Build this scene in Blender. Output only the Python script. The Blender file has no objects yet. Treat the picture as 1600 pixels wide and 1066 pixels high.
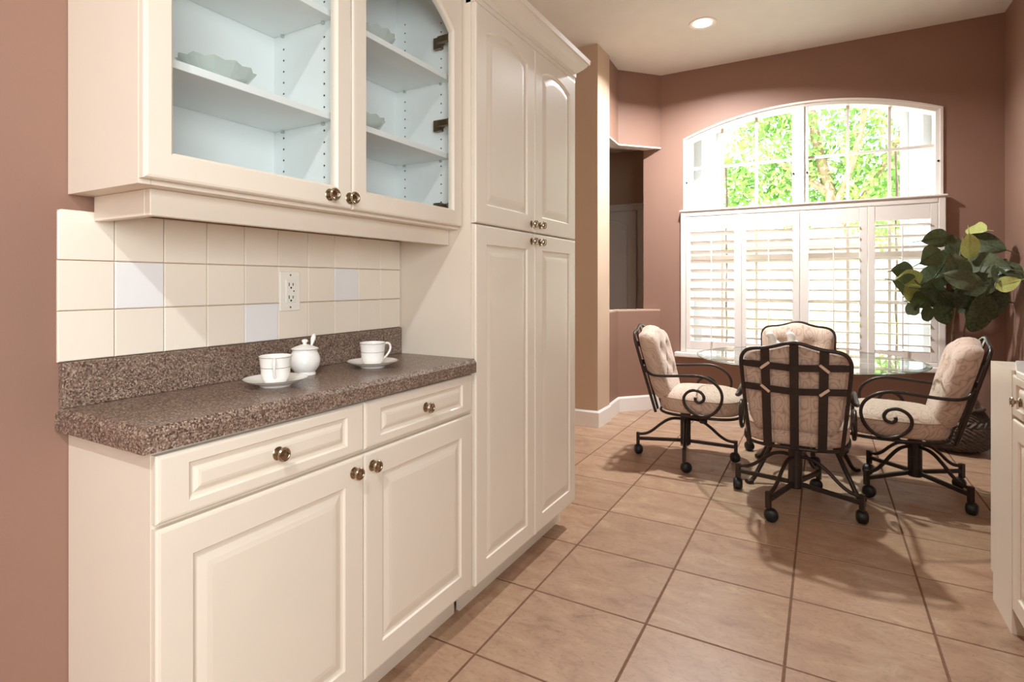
import bpy, bmesh, math, random
from math import sin, cos, pi, radians, sqrt, atan2
from mathutils import Vector, Matrix

random.seed(7)
SC = bpy.context.scene
COL = SC.collection

# ------------------------------------------------------------------ camera
cam_d = bpy.data.cameras.new('camera')
cam = bpy.data.objects.new('camera', cam_d)
COL.objects.link(cam)
cam.location = (1.395, 0.0, 1.1783)
cam.rotation_euler = (pi / 2, 0, 0.5243)
cam_d.sensor_width = 36.0
cam_d.lens = 872.96 / 1600 * 36.0
cam_d.shift_x = (800 - 780.25) / 1600
cam_d.shift_y = -(533 - 442.33) / 1600
cam_d.clip_start = 0.02
SC.camera = cam

# ------------------------------------------------------------------ world, sun, exposure
w = bpy.data.worlds.new('sky'); SC.world = w; w.use_nodes = True
bg = w.node_tree.nodes['Background']
bg.inputs[0].default_value = (0.86, 0.93, 1.0, 1)
bg.inputs[1].default_value = 6.5
sun_d = bpy.data.lights.new('sun', 'SUN'); sun_d.energy = 17.0; sun_d.angle = radians(1.0)
sun_d.color = (1.0, 0.95, 0.86)
sun = bpy.data.objects.new('sun_offscreen', sun_d); COL.objects.link(sun)
sun.rotation_euler = (radians(38), 0, radians(-18))
SC.view_settings.view_transform = 'Standard'
SC.view_settings.look = 'None'
SC.view_settings.gamma = 1.0
SC.view_settings.exposure = 0.28
SC.view_settings.use_curve_mapping = False

def area(name, loc, rot, sx, sy, power, col=(1, 1, 1), spread=180):
    d = bpy.data.lights.new(name, 'AREA'); d.shape = 'RECTANGLE'; d.size = sx; d.size_y = sy
    d.energy = power; d.color = col; d.spread = radians(spread)
    o = bpy.data.objects.new(name, d); COL.objects.link(o); o.location = loc; o.rotation_euler = rot
    return o
# added area light for an assumed, unseen kitchen window in the side wall behind the photographer: the photograph's cabinet
# fronts are brighter than the cabinet ends, so the light comes from that side
area('assumed_window_offscreen', (2.52, -1.0, 1.6), (radians(90), 0, radians(90)), 1.8, 1.2, 72, (.87, .97, 1.0))

# ------------------------------------------------------------------ materials
def lin(c):
    return tuple(((v / 255) / 12.92 if v / 255 <= 0.04045 else (((v / 255) + 0.055) / 1.055) ** 2.4) for v in c) + (1,)

class NT:
    def __init__(s, name):
        s.m = bpy.data.materials.new(name); s.m.use_nodes = True
        s.t = s.m.node_tree; s.b = s.t.nodes['Principled BSDF']; s.o = s.t.nodes['Material Output']
    def n(s, typ, **kw):
        x = s.t.nodes.new(typ)
        for k, v in kw.items():
            if k.startswith('i_'):
                key = k[2:]
                x.inputs[int(key) if key.isdigit() else key.replace('_', ' ')].default_value = v
            else: setattr(x, k, v)
        return x
    def l(s, a, b): s.t.links.new(a, b)
    def ramp(s, fac, stops, interp='LINEAR'):
        r = s.t.nodes.new('ShaderNodeValToRGB'); r.color_ramp.interpolation = interp
        e = r.color_ramp.elements
        e[0].position, e[0].color = stops[0]; e[1].position, e[1].color = stops[-1]
        for p, c in stops[1:-1]:
            q = e.new(p); q.color = c
        s.l(fac, r.inputs[0]); return r
    def bump(s, h, strength=.1, dist=.01):
        b = s.n('ShaderNodeBump'); b.inputs['Strength'].default_value = strength; b.inputs['Distance'].default_value = dist
        s.l(h, b.inputs['Height']); s.l(b.outputs[0], s.b.inputs['Normal'])
    def obj(s): return s.n('ShaderNodeTexCoord').outputs['Object']
    def geo(s): return s.n('ShaderNodeNewGeometry').outputs['Position']

def plain(name, rgb, rough=.5, metal=0., var=.04, scale=6., bump=0., bscale=200., coat=0.):
    k = NT(name); c = lin(rgb)
    no = k.n('ShaderNodeTexNoise'); no.inputs['Scale'].default_value = scale; no.inputs['Detail'].default_value = 3
    k.l(k.geo(), no.inputs['Vector'])
    lo = tuple(v * (1 - var) for v in c[:3]) + (1,); hi = tuple(min(1, v * (1 + var)) for v in c[:3]) + (1,)
    r = k.ramp(no.outputs['Fac'], [(.3, lo), (.7, hi)])
    k.l(r.outputs[0], k.b.inputs['Base Color'])
    k.b.inputs['Roughness'].default_value = rough; k.b.inputs['Metallic'].default_value = metal
    if coat: k.b.inputs['Coat Weight'].default_value = coat
    if bump:
        nb = k.n('ShaderNodeTexNoise'); nb.inputs['Scale'].default_value = bscale; k.l(k.geo(), nb.inputs['Vector'])
        k.bump(nb.outputs['Fac'], bump, .002)
    return k.m

def glassy(name, tint=(1, 1, 1, 1), ior=1.5, rough=0.0):
    k = NT(name); k.t.nodes.remove(k.b)
    tr = k.n('ShaderNodeBsdfTransparent'); tr.inputs[0].default_value = tint
    gl = k.n('ShaderNodeBsdfGlossy'); gl.inputs['Roughness'].default_value = rough
    lw = k.n('ShaderNodeLayerWeight'); lw.inputs[0].default_value = .5
    pw = k.n('ShaderNodeMath', operation='POWER'); pw.inputs[1].default_value = 5.0; k.l(lw.outputs['Facing'], pw.inputs[0])
    f0 = ((ior - 1) / (ior + 1)) ** 2
    fr = k.n('ShaderNodeMath', operation='MULTIPLY_ADD'); fr.inputs[1].default_value = 1 - f0; fr.inputs[2].default_value = f0; k.l(pw.outputs[0], fr.inputs[0])
    mx = k.n('ShaderNodeMixShader'); k.l(fr.outputs[0], mx.inputs[0]); k.l(tr.outputs[0], mx.inputs[1]); k.l(gl.outputs[0], mx.inputs[2])
    k.l(mx.outputs[0], k.o.inputs[0]); return k.m

M = {}
M['brown'] = plain('brown_wall_paint', (148, 112, 95), .6, var=.03, scale=2, bump=.12, bscale=160)
M['tan'] = plain('tan_wall_paint', (200, 172, 146), .6, var=.03, scale=2, bump=.12, bscale=160)
M['ceil'] = plain('ceiling_paint', (236, 229, 219), .7, var=.02, bump=.15, bscale=120)
M['trim'] = plain('white_trim_paint', (238, 230, 222), .4, var=.01)
M['cab'] = plain('cream_cabinet_foil', (234, 221, 204), .38, var=.012, scale=3)
M['cabin'] = plain('white_cabinet_lining', (240, 242, 241), .45, var=.01)
M['cabside'] = plain('cream_cabinet_side', (234, 221, 204), .45, var=.02, scale=3)
M['toe'] = plain('toe_kick_board', (226, 212, 194), .6)
M['nickel'] = plain('brushed_nickel', (176, 160, 140), .22, 1.0, var=.05)
M['hinge'] = plain('dark_hinge_steel', (120, 104, 82), .35, 1.0, var=.1, scale=60)
M['bronze'] = plain('dark_bronze_iron', (52, 40, 34), .34, .35, var=.15, scale=30, bump=.05, bscale=120)
M['black'] = plain('black_plastic', (20, 18, 18), .45, var=.1)
M['porc'] = plain('white_porcelain', (250, 246, 240), .2, var=.01, coat=.2)
M['silver'] = plain('silver_band', (190, 182, 172), .25, 1.0)
M['plate'] = plain('ivory_outlet_plastic', (248, 243, 232), .4, var=.01)
M['slot'] = plain('dark_slot', (30, 26, 24), .6)
M['grout_f'] = plain('brown_floor_grout', (112, 78, 58), .9, var=.15, scale=40)
M['grout_w'] = plain('beige_wall_grout', (206, 178, 150), .9, var=.1, scale=40)
M['shut'] = plain('white_shutter_paint', (240, 230, 222), .4, var=.01)
M['wframe'] = plain('white_window_frame', (236, 226, 216), .4, var=.01)
M['stucco'] = plain('white_porch_stucco', (244, 246, 250), .8, var=.01, bump=.2, bscale=80)
M['bark'] = plain('tree_bark', (150, 122, 98), .9, var=.2, scale=12, bump=.5, bscale=40)
M['darkstrip'] = plain('dark_strip', (126, 104, 92), .8, var=.25, scale=14)
M['lawn'] = plain('lawn_green', (150, 170, 84), .95, var=.3, scale=2.5, bump=.4, bscale=60)
M['drive'] = plain('pale_concrete', (226, 220, 208), .9, var=.05, scale=1.5)
M['housew'] = plain('house_render', (226, 216, 200), .8, var=.04)
M['roof'] = plain('roof_tile', (168, 140, 122), .8, var=.15, scale=8)
M['stem'] = plain('plant_stem', (120, 100, 78), .8, var=.2, scale=40)
M['soil'] = plain('potting_soil', (48, 36, 28), .95, var=.3, scale=60)
M['housepane'] = plain('pale_house_pane', (178, 190, 206), .25, var=.02, coat=.6)  # house window panes, lightened: a pale reflection put into the flat colour
M['carglass'] = plain('car_glass', (44, 52, 64), .1, var=.05)
M['red'] = plain('red_flower', (206, 62, 48), .6, var=.2, scale=30)
M['glass'] = glassy('clear_window_glass', (.98, 1, 1, 1), 1.25)
M['cabglass'] = glassy('cabinet_door_glass', (.985, .995, .99, 1), 1.3)
M['table'] = glassy('table_glass', (.93, .975, .955, 1), 1.6)
M['edge'] = glassy('green_glass_edge', (.22, .32, .28, 1), 1.5)

def mk_crystal():
    k = NT('cut_crystal'); k.b.inputs['Base Color'].default_value = lin((206, 212, 204)); k.b.inputs['Roughness'].default_value = .05
    k.b.inputs['Specular IOR Level'].default_value = .9
    tr = k.n('ShaderNodeBsdfTransparent'); tr.inputs[0].default_value = (.93, .96, .95, 1)
    mx = k.n('ShaderNodeMixShader'); mx.inputs[0].default_value = .42
    k.l(tr.outputs[0], mx.inputs[1]); k.l(k.b.outputs[0], mx.inputs[2]); k.l(mx.outputs[0], k.o.inputs[0]); return k.m
M['crystal'] = mk_crystal()

def mk_tile():
    k = NT('floor_tile_ceramic')
    oi = k.n('ShaderNodeObjectInfo')
    add = k.n('ShaderNodeVectorMath', operation='ADD')
    mul = k.n('ShaderNodeVectorMath', operation='SCALE'); mul.inputs['Scale'].default_value = 37.0
    comb = k.n('ShaderNodeCombineXYZ'); 
    for i in range(3): k.l(oi.outputs['Random'], comb.inputs[i])
    k.l(comb.outputs[0], mul.inputs[0]); k.l(k.obj(), add.inputs[0]); k.l(mul.outputs[0], add.inputs[1])
    mp = k.n('ShaderNodeMapping'); mp.inputs['Scale'].default_value = (1.0, 1.9, 1)
    k.l(add.outputs[0], mp.inputs[0])
    n1 = k.n('ShaderNodeTexNoise'); n1.inputs['Scale'].default_value = 5; n1.inputs['Detail'].default_value = 9; n1.inputs['Roughness'].default_value = .66; n1.inputs['Distortion'].default_value = .8
    k.l(mp.outputs[0], n1.inputs['Vector'])
    r = k.ramp(n1.outputs['Fac'], [(.27, lin((134, 100, 78))), (.42, lin((161, 126, 101))), (.58, lin((170, 138, 112))), (.76, lin((188, 160, 131)))])
    n2 = k.n('ShaderNodeTexNoise'); n2.inputs['Scale'].default_value = 26; n2.inputs['Detail'].default_value = 6; n2.inputs['Distortion'].default_value = 2
    k.l(mp.outputs[0], n2.inputs['Vector'])
    r2 = k.ramp(n2.outputs['Fac'], [(.36, (.84, .82, .8, 1)), (.46, (1, 1, 1, 1)), (.7, (1.03, 1.03, 1.03, 1))])
    mx = k.n('ShaderNodeMix', data_type='RGBA', blend_type='MULTIPLY'); mx.inputs[0].default_value = 1
    k.l(r.outputs[0], mx.inputs[6]); k.l(r2.outputs[0], mx.inputs[7])
    hs = k.n('ShaderNodeHueSaturation'); mr = k.n('ShaderNodeMapRange'); mr.inputs[3].default_value = .95; mr.inputs[4].default_value = 1.05
    k.l(oi.outputs['Random'], mr.inputs[0]); k.l(mr.outputs[0], hs.inputs['Value']); k.l(mx.outputs[2], hs.inputs['Color'])
    k.l(hs.outputs[0], k.b.inputs['Base Color'])
    rr = k.ramp(n1.outputs['Fac'], [(.3, (.42, .42, .42, 1)), (.7, (.28, .28, .28, 1))])
    k.l(rr.outputs[0], k.b.inputs['Roughness'])
    k.bump(n1.outputs['Fac'], .12, .004)
    return k.m
M['tile'] = mk_tile()

def mk_walltile(name, rgb):
    k = NT(name); oi = k.n('ShaderNodeObjectInfo'); hs = k.n('ShaderNodeHueSaturation'); hs.inputs['Color'].default_value = lin(rgb)
    mr = k.n('ShaderNodeMapRange'); mr.inputs[3].default_value = .965; mr.inputs[4].default_value = 1.03
    k.l(oi.outputs['Random'], mr.inputs[0]); k.l(mr.outputs[0], hs.inputs['Value']); k.l(hs.outputs[0], k.b.inputs['Base Color'])
    k.b.inputs['Roughness'].default_value = .16
    no = k.n('ShaderNodeTexNoise'); no.inputs['Scale'].default_value = 14; k.l(k.geo(), no.inputs['Vector']); k.bump(no.outputs['Fac'], .04, .01)
    return k.m
M['wt_cream'] = mk_walltile('cream_wall_tile', (245, 233, 216))
M['wt_white'] = mk_walltile('white_wall_tile', (243, 240, 238))

def mk_granite():
    k = NT('brown_granite_laminate')
    g = k.geo()
    v = k.n('ShaderNodeTexVoronoi'); v.inputs['Scale'].default_value = 330; k.l(g, v.inputs['Vector'])
    n = k.n('ShaderNodeTexNoise'); n.inputs['Scale'].default_value = 120; n.inputs['Detail'].default_value = 6; n.inputs['Roughness'].default_value = .7; k.l(g, n.inputs['Vector'])
    sep = k.n('ShaderNodeSeparateColor'); k.l(v.outputs['Color'], sep.inputs[0])
    mx = k.n('ShaderNodeMath', operation='MULTIPLY_ADD'); mx.inputs[1].default_value = .62; k.l(sep.outputs[0], mx.inputs[0])
    m2 = k.n('ShaderNodeMath', operation='MULTIPLY'); m2.inputs[1].default_value = .42; k.l(n.outputs['Fac'], m2.inputs[0]); k.l(m2.outputs[0], mx.inputs[2])
    r = k.ramp(mx.outputs[0], [(.16, lin((58, 46, 42))), (.36, lin((98, 78, 66))), (.52, lin((126, 103, 89))), (.68, lin((144, 121, 106))), (.86, lin((186, 166, 148)))])
    k.l(r.outputs[0], k.b.inputs['Base Color']); k.b.inputs['Roughness'].default_value = .3
    return k.m
M['granite'] = mk_granite()

def mk_damask():
    k = NT('damask_fabric'); o = k.obj()
    no = k.n('ShaderNodeTexNoise'); no.inputs['Scale'].default_value = 9; no.inputs['Detail'].default_value = 2; k.l(o, no.inputs['Vector'])
    sc = k.n('ShaderNodeVectorMath', operation='SCALE'); sc.inputs['Scale'].default_value = .09; k.l(no.outputs['Color'], sc.inputs[0])
    ad = k.n('ShaderNodeVectorMath', operation='ADD'); k.l(o, ad.inputs[0]); k.l(sc.outputs[0], ad.inputs[1])
    sp = k.n('ShaderNodeSeparateXYZ'); k.l(ad.outputs[0], sp.inputs[0])
    def s(inp, f):
        a = k.n('ShaderNodeMath', operation='MULTIPLY'); a.inputs[1].default_value = f; k.l(inp, a.inputs[0])
        b = k.n('ShaderNodeMath', operation='SINE'); k.l(a.outputs[0], b.inputs[0]); return b.outputs[0]
    yz = k.n('ShaderNodeMath', operation='ADD'); k.l(sp.outputs[1], yz.inputs[0]); k.l(sp.outputs[2], yz.inputs[1])
    p = k.n('ShaderNodeMath', operation='MULTIPLY'); k.l(s(sp.outputs[0], 52), p.inputs[0]); k.l(s(yz.outputs[0], 44), p.inputs[1])
    q = k.n('ShaderNodeMath', operation='MULTIPLY'); q.inputs[1].default_value = 5.2; k.l(p.outputs[0], q.inputs[0])
    sn = k.n('ShaderNodeMath', operation='SINE'); k.l(q.outputs[0], sn.inputs[0])
    ab = k.n('ShaderNodeMath', operation='ABSOLUTE'); k.l(sn.outputs[0], ab.inputs[0])
    r = k.ramp(ab.outputs[0], [(.03, lin((164, 134, 115))), (.2, lin((187, 157, 137))), (.9, lin((201, 174, 154)))])
    k.l(r.outputs[0], k.b.inputs['Base Color']); k.b.inputs['Roughness'].default_value = .75
    k.b.inputs['Sheen Weight'].default_value = .25
    n2 = k.n('ShaderNodeTexNoise'); n2.inputs['Scale'].default_value = 350; k.l(o, n2.inputs['Vector'])
    k.bump(n2.outputs['Fac'], .12, .003)
    return k.m
M['fabric'] = mk_damask()
M['piping'] = plain('fabric_piping', (176, 148, 128), .8)
M['tie'] = plain('fabric_tie', (214, 182, 160), .8)

def mk_leaf(name, a, b):
    k = NT(name); o = k.obj(); no = k.n('ShaderNodeTexNoise'); no.inputs['Scale'].default_value = 18; k.l(o, no.inputs['Vector'])
    r = k.ramp(no.outputs['Fac'], [(.3, lin(a)), (.7, lin(b))]); k.l(r.outputs[0], k.b.inputs['Base Color'])
    k.b.inputs['Roughness'].default_value = .38; k.b.inputs['Subsurface Weight'].default_value = 0
    tr = k.n('ShaderNodeBsdfTranslucent'); k.l(r.outputs[0], tr.inputs[0])
    mx = k.n('ShaderNodeMixShader'); mx.inputs[0].default_value = .25
    k.l(k.b.outputs[0], mx.inputs[1]); k.l(tr.outputs[0], mx.inputs[2]); k.l(mx.outputs[0], k.o.inputs[0])
    return k.m
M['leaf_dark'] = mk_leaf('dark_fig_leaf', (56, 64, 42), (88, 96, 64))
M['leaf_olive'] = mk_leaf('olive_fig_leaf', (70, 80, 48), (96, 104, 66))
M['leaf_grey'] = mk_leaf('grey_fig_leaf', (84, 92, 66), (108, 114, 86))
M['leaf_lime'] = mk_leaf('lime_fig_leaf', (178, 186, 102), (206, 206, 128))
def mk_foliage(name, stops):
    k = NT(name); no = k.n('ShaderNodeTexNoise'); no.inputs['Scale'].default_value = 1.8; no.inputs['Detail'].default_value = 5; k.l(k.geo(), no.inputs['Vector'])
    r = k.ramp(no.outputs['Fac'], [(p, lin(c)) for p, c in stops]); k.l(r.outputs[0], k.b.inputs['Base Color']); k.b.inputs['Roughness'].default_value = .6
    tr = k.n('ShaderNodeBsdfTranslucent'); k.l(r.outputs[0], tr.inputs[0])
    mx = k.n('ShaderNodeMixShader'); mx.inputs[0].default_value = .4
    k.l(k.b.outputs[0], mx.inputs[1]); k.l(tr.outputs[0], mx.inputs[2]); k.l(mx.outputs[0], k.o.inputs[0]); return k.m
M['foliage'] = mk_foliage('tree_foliage', [(.3, (92, 136, 62)), (.5, (124, 162, 82)), (.68, (172, 180, 102))])
M['shrub'] = mk_foliage('shrub_foliage', [(.3, (120, 140, 60)), (.5, (170, 160, 70)), (.7, (206, 180, 90))])

def mk_wicker():
    k = NT('woven_basket'); o = k.obj(); no = k.n('ShaderNodeTexNoise'); no.inputs['Scale'].default_value = 60; k.l(o, no.inputs['Vector'])
    r = k.ramp(no.outputs['Fac'], [(.3, lin((62, 50, 42))), (.7, lin((104, 88, 76)))]); k.l(r.outputs[0], k.b.inputs['Base Color'])
    k.b.inputs['Roughness'].default_value = .75; return k.m
M['wicker'] = mk_wicker()

def mk_emit(name, col, s):
    k = NT(name); k.b.inputs['Emission Color'].default_value = col; k.b.inputs['Emission Strength'].default_value = s
    k.b.inputs['Base Color'].default_value = (1, 1, 1, 1); return k.m
M['lamp'] = mk_emit('lamp_lens', (1, .9, .74, 1), 9.0)

# ------------------------------------------------------------------ geometry helpers
WLOC = {}

class MB:
    def __init__(s): s.v = []; s.f = []
    def add(s, vs, fs):
        b = len(s.v); s.v += [tuple(p) for p in vs]; s.f += [tuple(b + i for i in q) for q in fs]; return s
    def box(s, x0, x1, y0, y1, z0, z1):
        x0, x1 = sorted((x0, x1)); y0, y1 = sorted((y0, y1)); z0, z1 = sorted((z0, z1))
        return s.add([(x0, y0, z0), (x1, y0, z0), (x1, y1, z0), (x0, y1, z0), (x0, y0, z1), (x1, y0, z1), (x1, y1, z1), (x0, y1, z1)],
                     [(0, 3, 2, 1), (4, 5, 6, 7), (0, 1, 5, 4), (1, 2, 6, 5), (2, 3, 7, 6), (3, 0, 4, 7)])
    def obox(s, p0, p1, wd, ht, up=(0, 0, 1)):
        p0 = Vector(p0); p1 = Vector(p1); d = (p1 - p0).normalized(); up = Vector(up)
        sd = d.cross(up).normalized() * wd / 2; u = sd.cross(d).normalized() * ht / 2
        vs = [p + a * sd + b * u for p in (p0, p1) for a, b in ((-1, -1), (1, -1), (1, 1), (-1, 1))]
        return s.add(vs, [(0, 1, 2, 3), (7, 6, 5, 4), (0, 4, 5, 1), (1, 5, 6, 2), (2, 6, 7, 3), (3, 7, 4, 0)])
    def rings(s, loops, closed=True, cap0=False, cap1=False, wrap=False):
        n = len(loops[0]); base = len(s.v)
        for L in loops: s.v += [tuple(p) for p in L]
        k = len(loops)
        for i in range(k if wrap else k - 1):
            a = base + i * n; b = base + ((i + 1) % k) * n
            for j in range(n if closed else n - 1):
                j2 = (j + 1) % n; s.f.append((a + j, a + j2, b + j2, b + j))
        if cap0: s.f.append(tuple(base + j for j in range(n))[::-1])
        if cap1: s.f.append(tuple(base + (k - 1) * n + j for j in range(n)))
        return s
    def prism(s, poly, fn0, fn1):
        return s.rings([[fn0(p) for p in poly], [fn1(p) for p in poly]], cap0=True, cap1=True)
    def tube(s, path, r, n=8, closed=False, flat=1.0, up=None):
        path = [Vector(p) for p in path]; m = len(path); loops = []
        prev = None
        for i, p in enumerate(path):
            if closed: t = (path[(i + 1) % m] - path[i - 1])
            else: t = path[min(i + 1, m - 1)] - path[max(i - 1, 0)]
            t.normalize()
            if prev is None:
                ref = Vector(up) if up else (Vector((0, 0, 1)) if abs(t.z) < .9 else Vector((1, 0, 0)))
            else: ref = prev
            nn = ref - t * ref.dot(t)
            if nn.length < 1e-6: nn = t.orthogonal()
            nn.normalize(); prev = nn; bb = t.cross(nn)
            rr = r[i] if isinstance(r, (list, tuple)) else r
            loops.append([p + nn * cos(a) * rr * flat + bb * sin(a) * rr for a in [2 * pi * j / n for j in range(n)]])
        return s.rings(loops, cap0=not closed, cap1=not closed, wrap=closed)
    def lathe(s, prof, c=(0, 0, 0), n=24, axis='z', ring=False):
        loops = []
        for r, h in prof:
            L = []
            for j in range(n):
                a = 2 * pi * j / n
                if axis == 'z': L.append((c[0] + r * cos(a), c[1] + r * sin(a), c[2] + h))
                elif axis == 'x': L.append((c[0] + h, c[1] + r * cos(a), c[2] + r * sin(a)))
                else: L.append((c[0] + r * cos(a), c[1] + h, c[2] + r * sin(a)))
            loops.append(L)
        return s.rings(loops, wrap=True) if ring else s.rings(loops, cap0=True, cap1=True)
    def xf(s, mat):
        s.v = [tuple(mat @ Vector(p)) for p in s.v]; return s
    def build(s, name, mat, parent=None, smooth=False, bevel=0, origin=None, sub=0, seg=2):
        if parent is not None: off = WLOC[parent.name]
        elif origin is not None: off = origin
        else:
            xs, ys, zs = zip(*s.v); off = ((min(xs) + max(xs)) / 2, (min(ys) + max(ys)) / 2, min(zs))
        me = bpy.data.meshes.new(name)
        me.from_pydata([(a - off[0], b - off[1], c - off[2]) for a, b, c in s.v], [], s.f)
        bm = bmesh.new(); bm.from_mesh(me); bmesh.ops.recalc_face_normals(bm, faces=bm.faces); bm.to_mesh(me); bm.free()
        me.materials.append(M[mat] if isinstance(mat, str) else mat)
        if smooth:
            me.polygons.foreach_set('use_smooth', [True] * len(me.polygons)); me.set_sharp_from_angle(angle=radians(48))
        o = bpy.data.objects.new(name, me); COL.objects.link(o)
        if parent is None: o.location = off
        else: o.parent = parent
        WLOC[o.name] = off
        if bevel:
            b = o.modifiers.new('bevel', 'BEVEL'); b.width = bevel; b.segments = seg; b.limit_method = 'ANGLE'; b.angle_limit = radians(40)
        if sub:
            q = o.modifiers.new('subsurf', 'SUBSURF'); q.levels = sub; q.render_levels = sub
        return o

def empty(name, loc):
    o = bpy.data.objects.new(name, None); COL.objects.link(o); o.location = loc; o.empty_display_size = .1; WLOC[o.name] = tuple(loc); return o
def tag(o, label=None, cat=None, group=None, kind=None):
    if label: o['label'] = label
    if cat: o['category'] = cat
    if group: o['group'] = group
    if kind: o['kind'] = kind
    return o
def thing(name, loc, label, cat, group=None): return tag(empty(name, loc), label, cat, group)
def struct(name, mb, mat, label=None, **kw):
    o = mb.build(name, mat, **kw); tag(o, label, kind='structure'); return o
def copy_tree(o, parent=None):
    c = o.copy(); COL.objects.link(c); c.parent = parent
    for ch in list(o.children): copy_tree(ch, c)
    return c
def share(o, name, parent, loc):
    c = bpy.data.objects.new(name, o.data); COL.objects.link(c); c.parent = parent
    for m in o.modifiers:
        b = c.modifiers.new(m.name, m.type)
        if m.type == 'BEVEL': b.width = m.width; b.segments = m.segments; b.limit_method = 'ANGLE'; b.angle_limit = m.angle_limit
    po = WLOC[parent.name]; c.location = (loc[0] - po[0], loc[1] - po[1], loc[2] - po[2]); return c

# ================================================================== SETTING
H = 3.13           # ceiling
YW = 5.31          # window wall, room side
XR = 2.533         # right wall

# ---- floor with individual tiles
S, GX, GY = .4273, .4394, 1.9251
fl = struct('floor', MB().box(-1.6, XR + .12, -2.6, 6.7, -.12, -.0016), 'grout_f', 'floor of pinkish beige stone-look tiles with brown grout', origin=(0, 0, 0))
G = .004
tm = MB(); h = S / 2 - G; c_ = .0012
tm.rings([[(-h, -h, -.012), (h, -h, -.012), (h, h, -.012), (-h, h, -.012)], [(-h, -h, -c_), (h, -h, -c_), (h, h, -c_), (-h, h, -c_)],
          [(-h + c_, -h + c_, 0), (h - c_, -h + c_, 0), (h - c_, h - c_, 0), (-h + c_, h - c_, 0)]], cap0=True, cap1=True)
first = None
for i in range(-5, 5):
    for j in range(-10, 11):
        x0 = GX + i * S; y0 = GY + j * S
        if x0 + S < -1.5 or y0 + S < -2.5 or y0 > 6.55 or x0 > XR: continue
        if x0 + S / 2 < -.05 and y0 + S < 2.2: continue       # behind the cabinet wall
        cx, cy = x0 + S / 2, y0 + S / 2
        xa, xb = max(x0, -1.5), min(x0 + S, XR); ya, yb = max(y0, -2.5), min(y0 + S, 6.6)
        if xb - xa > S - .001 and yb - ya > S - .001:
            if first is None:
                t = MB(); t.v = [(a + cx, b + cy, c) for a, b, c in tm.v]; t.f = list(tm.f)
                me = bpy.data.meshes.new('tile'); me.from_pydata(tm.v, [], tm.f); me.materials.append(M['tile'])
                first = me
            o = bpy.data.objects.new('tile', first); COL.objects.link(o); o.parent = fl; o.location = (cx, cy, 0)
            o.rotation_euler = (0, 0, 0)
        elif xb - xa > .03 and yb - ya > .03:
            MB().box(xa + G, xb - G, ya + G, yb - G, -.012, 0).build('tile', 'tile', fl)

# ---- ceiling and plain walls
struct('ceiling', MB().box(-1.6, XR + .12, -2.6, YW + .15, H, H + .1), 'ceil', 'smooth pale beige ceiling')
wl = struct('wall_left', MB().box(-.12, 0, -2.5, 2.62, 0, H), 'brown', 'brown painted wall behind the cream cabinets', origin=(0, 0, 0))
struct('wall_right', MB().box(XR, XR + .12, -2.5, YW + .15, 0, H), 'brown', 'brown painted wall beside the fig plant')
struct('wall_back', MB().box(-.12, XR + .12, -2.62, -2.5, 0, H), 'brown', 'brown painted kitchen wall')
struct('wall_hall', MB().box(-1.6, -1.5, 2.5, 6.6, 0, H), 'tan', 'tan hallway wall')
struct('wall_hall_near', MB().box(-1.5, -.12, 2.5, 2.62, 0, H), 'tan', 'tan hallway return wall')
# tan pillar wall end
pil = MB().prism([(-1.5, 4.34), (-.19, 4.34), (-.19, 4.63), (-.31, 4.63), (-.31, 4.46), (-1.5, 4.46)], lambda p: (p[0], p[1], 0), lambda p: (p[0], p[1], H))
struct('wall_pillar', pil, 'tan', 'tan painted wall end beside the pantry cabinet')
# brown pass-through: half wall below, header above
def pt_poly(t=.12):
    return [(-.205, 4.632), (-.225, 4.97), (.075, 5.305), (-.075, 5.305), (-.225 - t, 5.02), (-.205 - t, 4.632)]
hw = MB().prism(pt_poly(), lambda p: (p[0], p[1], 0), lambda p: (p[0], p[1], .918))
struct('wall_half', hw, 'brown', 'brown half wall under the pass-through opening')
cap = MB().prism(pt_poly(), lambda p: (p[0], p[1], .9181), lambda p: (p[0], p[1], .931))
struct('trim_1', cap, 'tan', 'pale ledge on the half wall')
hd = MB().prism(pt_poly(), lambda p: (p[0], p[1], 2.452), lambda p: (p[0], p[1], H))
struct('wall_header', hd, 'brown', 'brown header above the pass-through opening')
sf = MB().prism([(-.2, 4.632), (-.219, 4.972), (.08, 5.303), (-.075, 5.303), (-.345, 5.02), (-.325, 4.632)], lambda p: (p[0], p[1], 2.44), lambda p: (p[0], p[1], 2.4515))
struct('trim_2', sf, 'ceil', 'pale underside of the pass-through header')

# ---- window wall with arched opening
WX0, WX1, WZ0, WZS, WZP = .285, 2.182, .535, 2.505, 2.695
def arch_pts(x0, x1, zs, zp, n=28):
    hw_ = (x1 - x0) / 2; r = zp - zs; R = (hw_ * hw_ + r * r) / (2 * r); xc = (x0 + x1) / 2; zc = zp - R
    a = math.asin(hw_ / R)
    return [(xc + R * sin(-a + 2 * a * i / n), zc + R * cos(-a + 2 * a * i / n)) for i in range(n + 1)]
ap = arch_pts(WX0, WX1, WZS, WZP)
def wall_with_arch(xa, xb, ya, yb, z0, z1, ap, zsill):
    m = MB()
    def quadcol(pa, pb, za0, za1, zb0, zb1):
        vs = []
        for y in (ya, yb):
            vs += [(pa, y, za0), (pb, y, zb0), (pb, y, zb1), (pa, y, za1)]
        m.add(vs, [(0, 1, 2, 3), (7, 6, 5, 4), (0, 4, 5, 1), (2, 6, 7, 3)])
    x0, x1 = ap[0][0], ap[-1][0]
    m.box(xa, x0, ya, yb, z0, z1); m.box(x1, xb, ya, yb, z0, z1); m.box(x0, x1, ya, yb, z0, zsill)
    for (p, q) in zip(ap[:-1], ap[1:]): quadcol(p[0], q[0], p[1], z1, q[1], z1)
    return m
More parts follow.
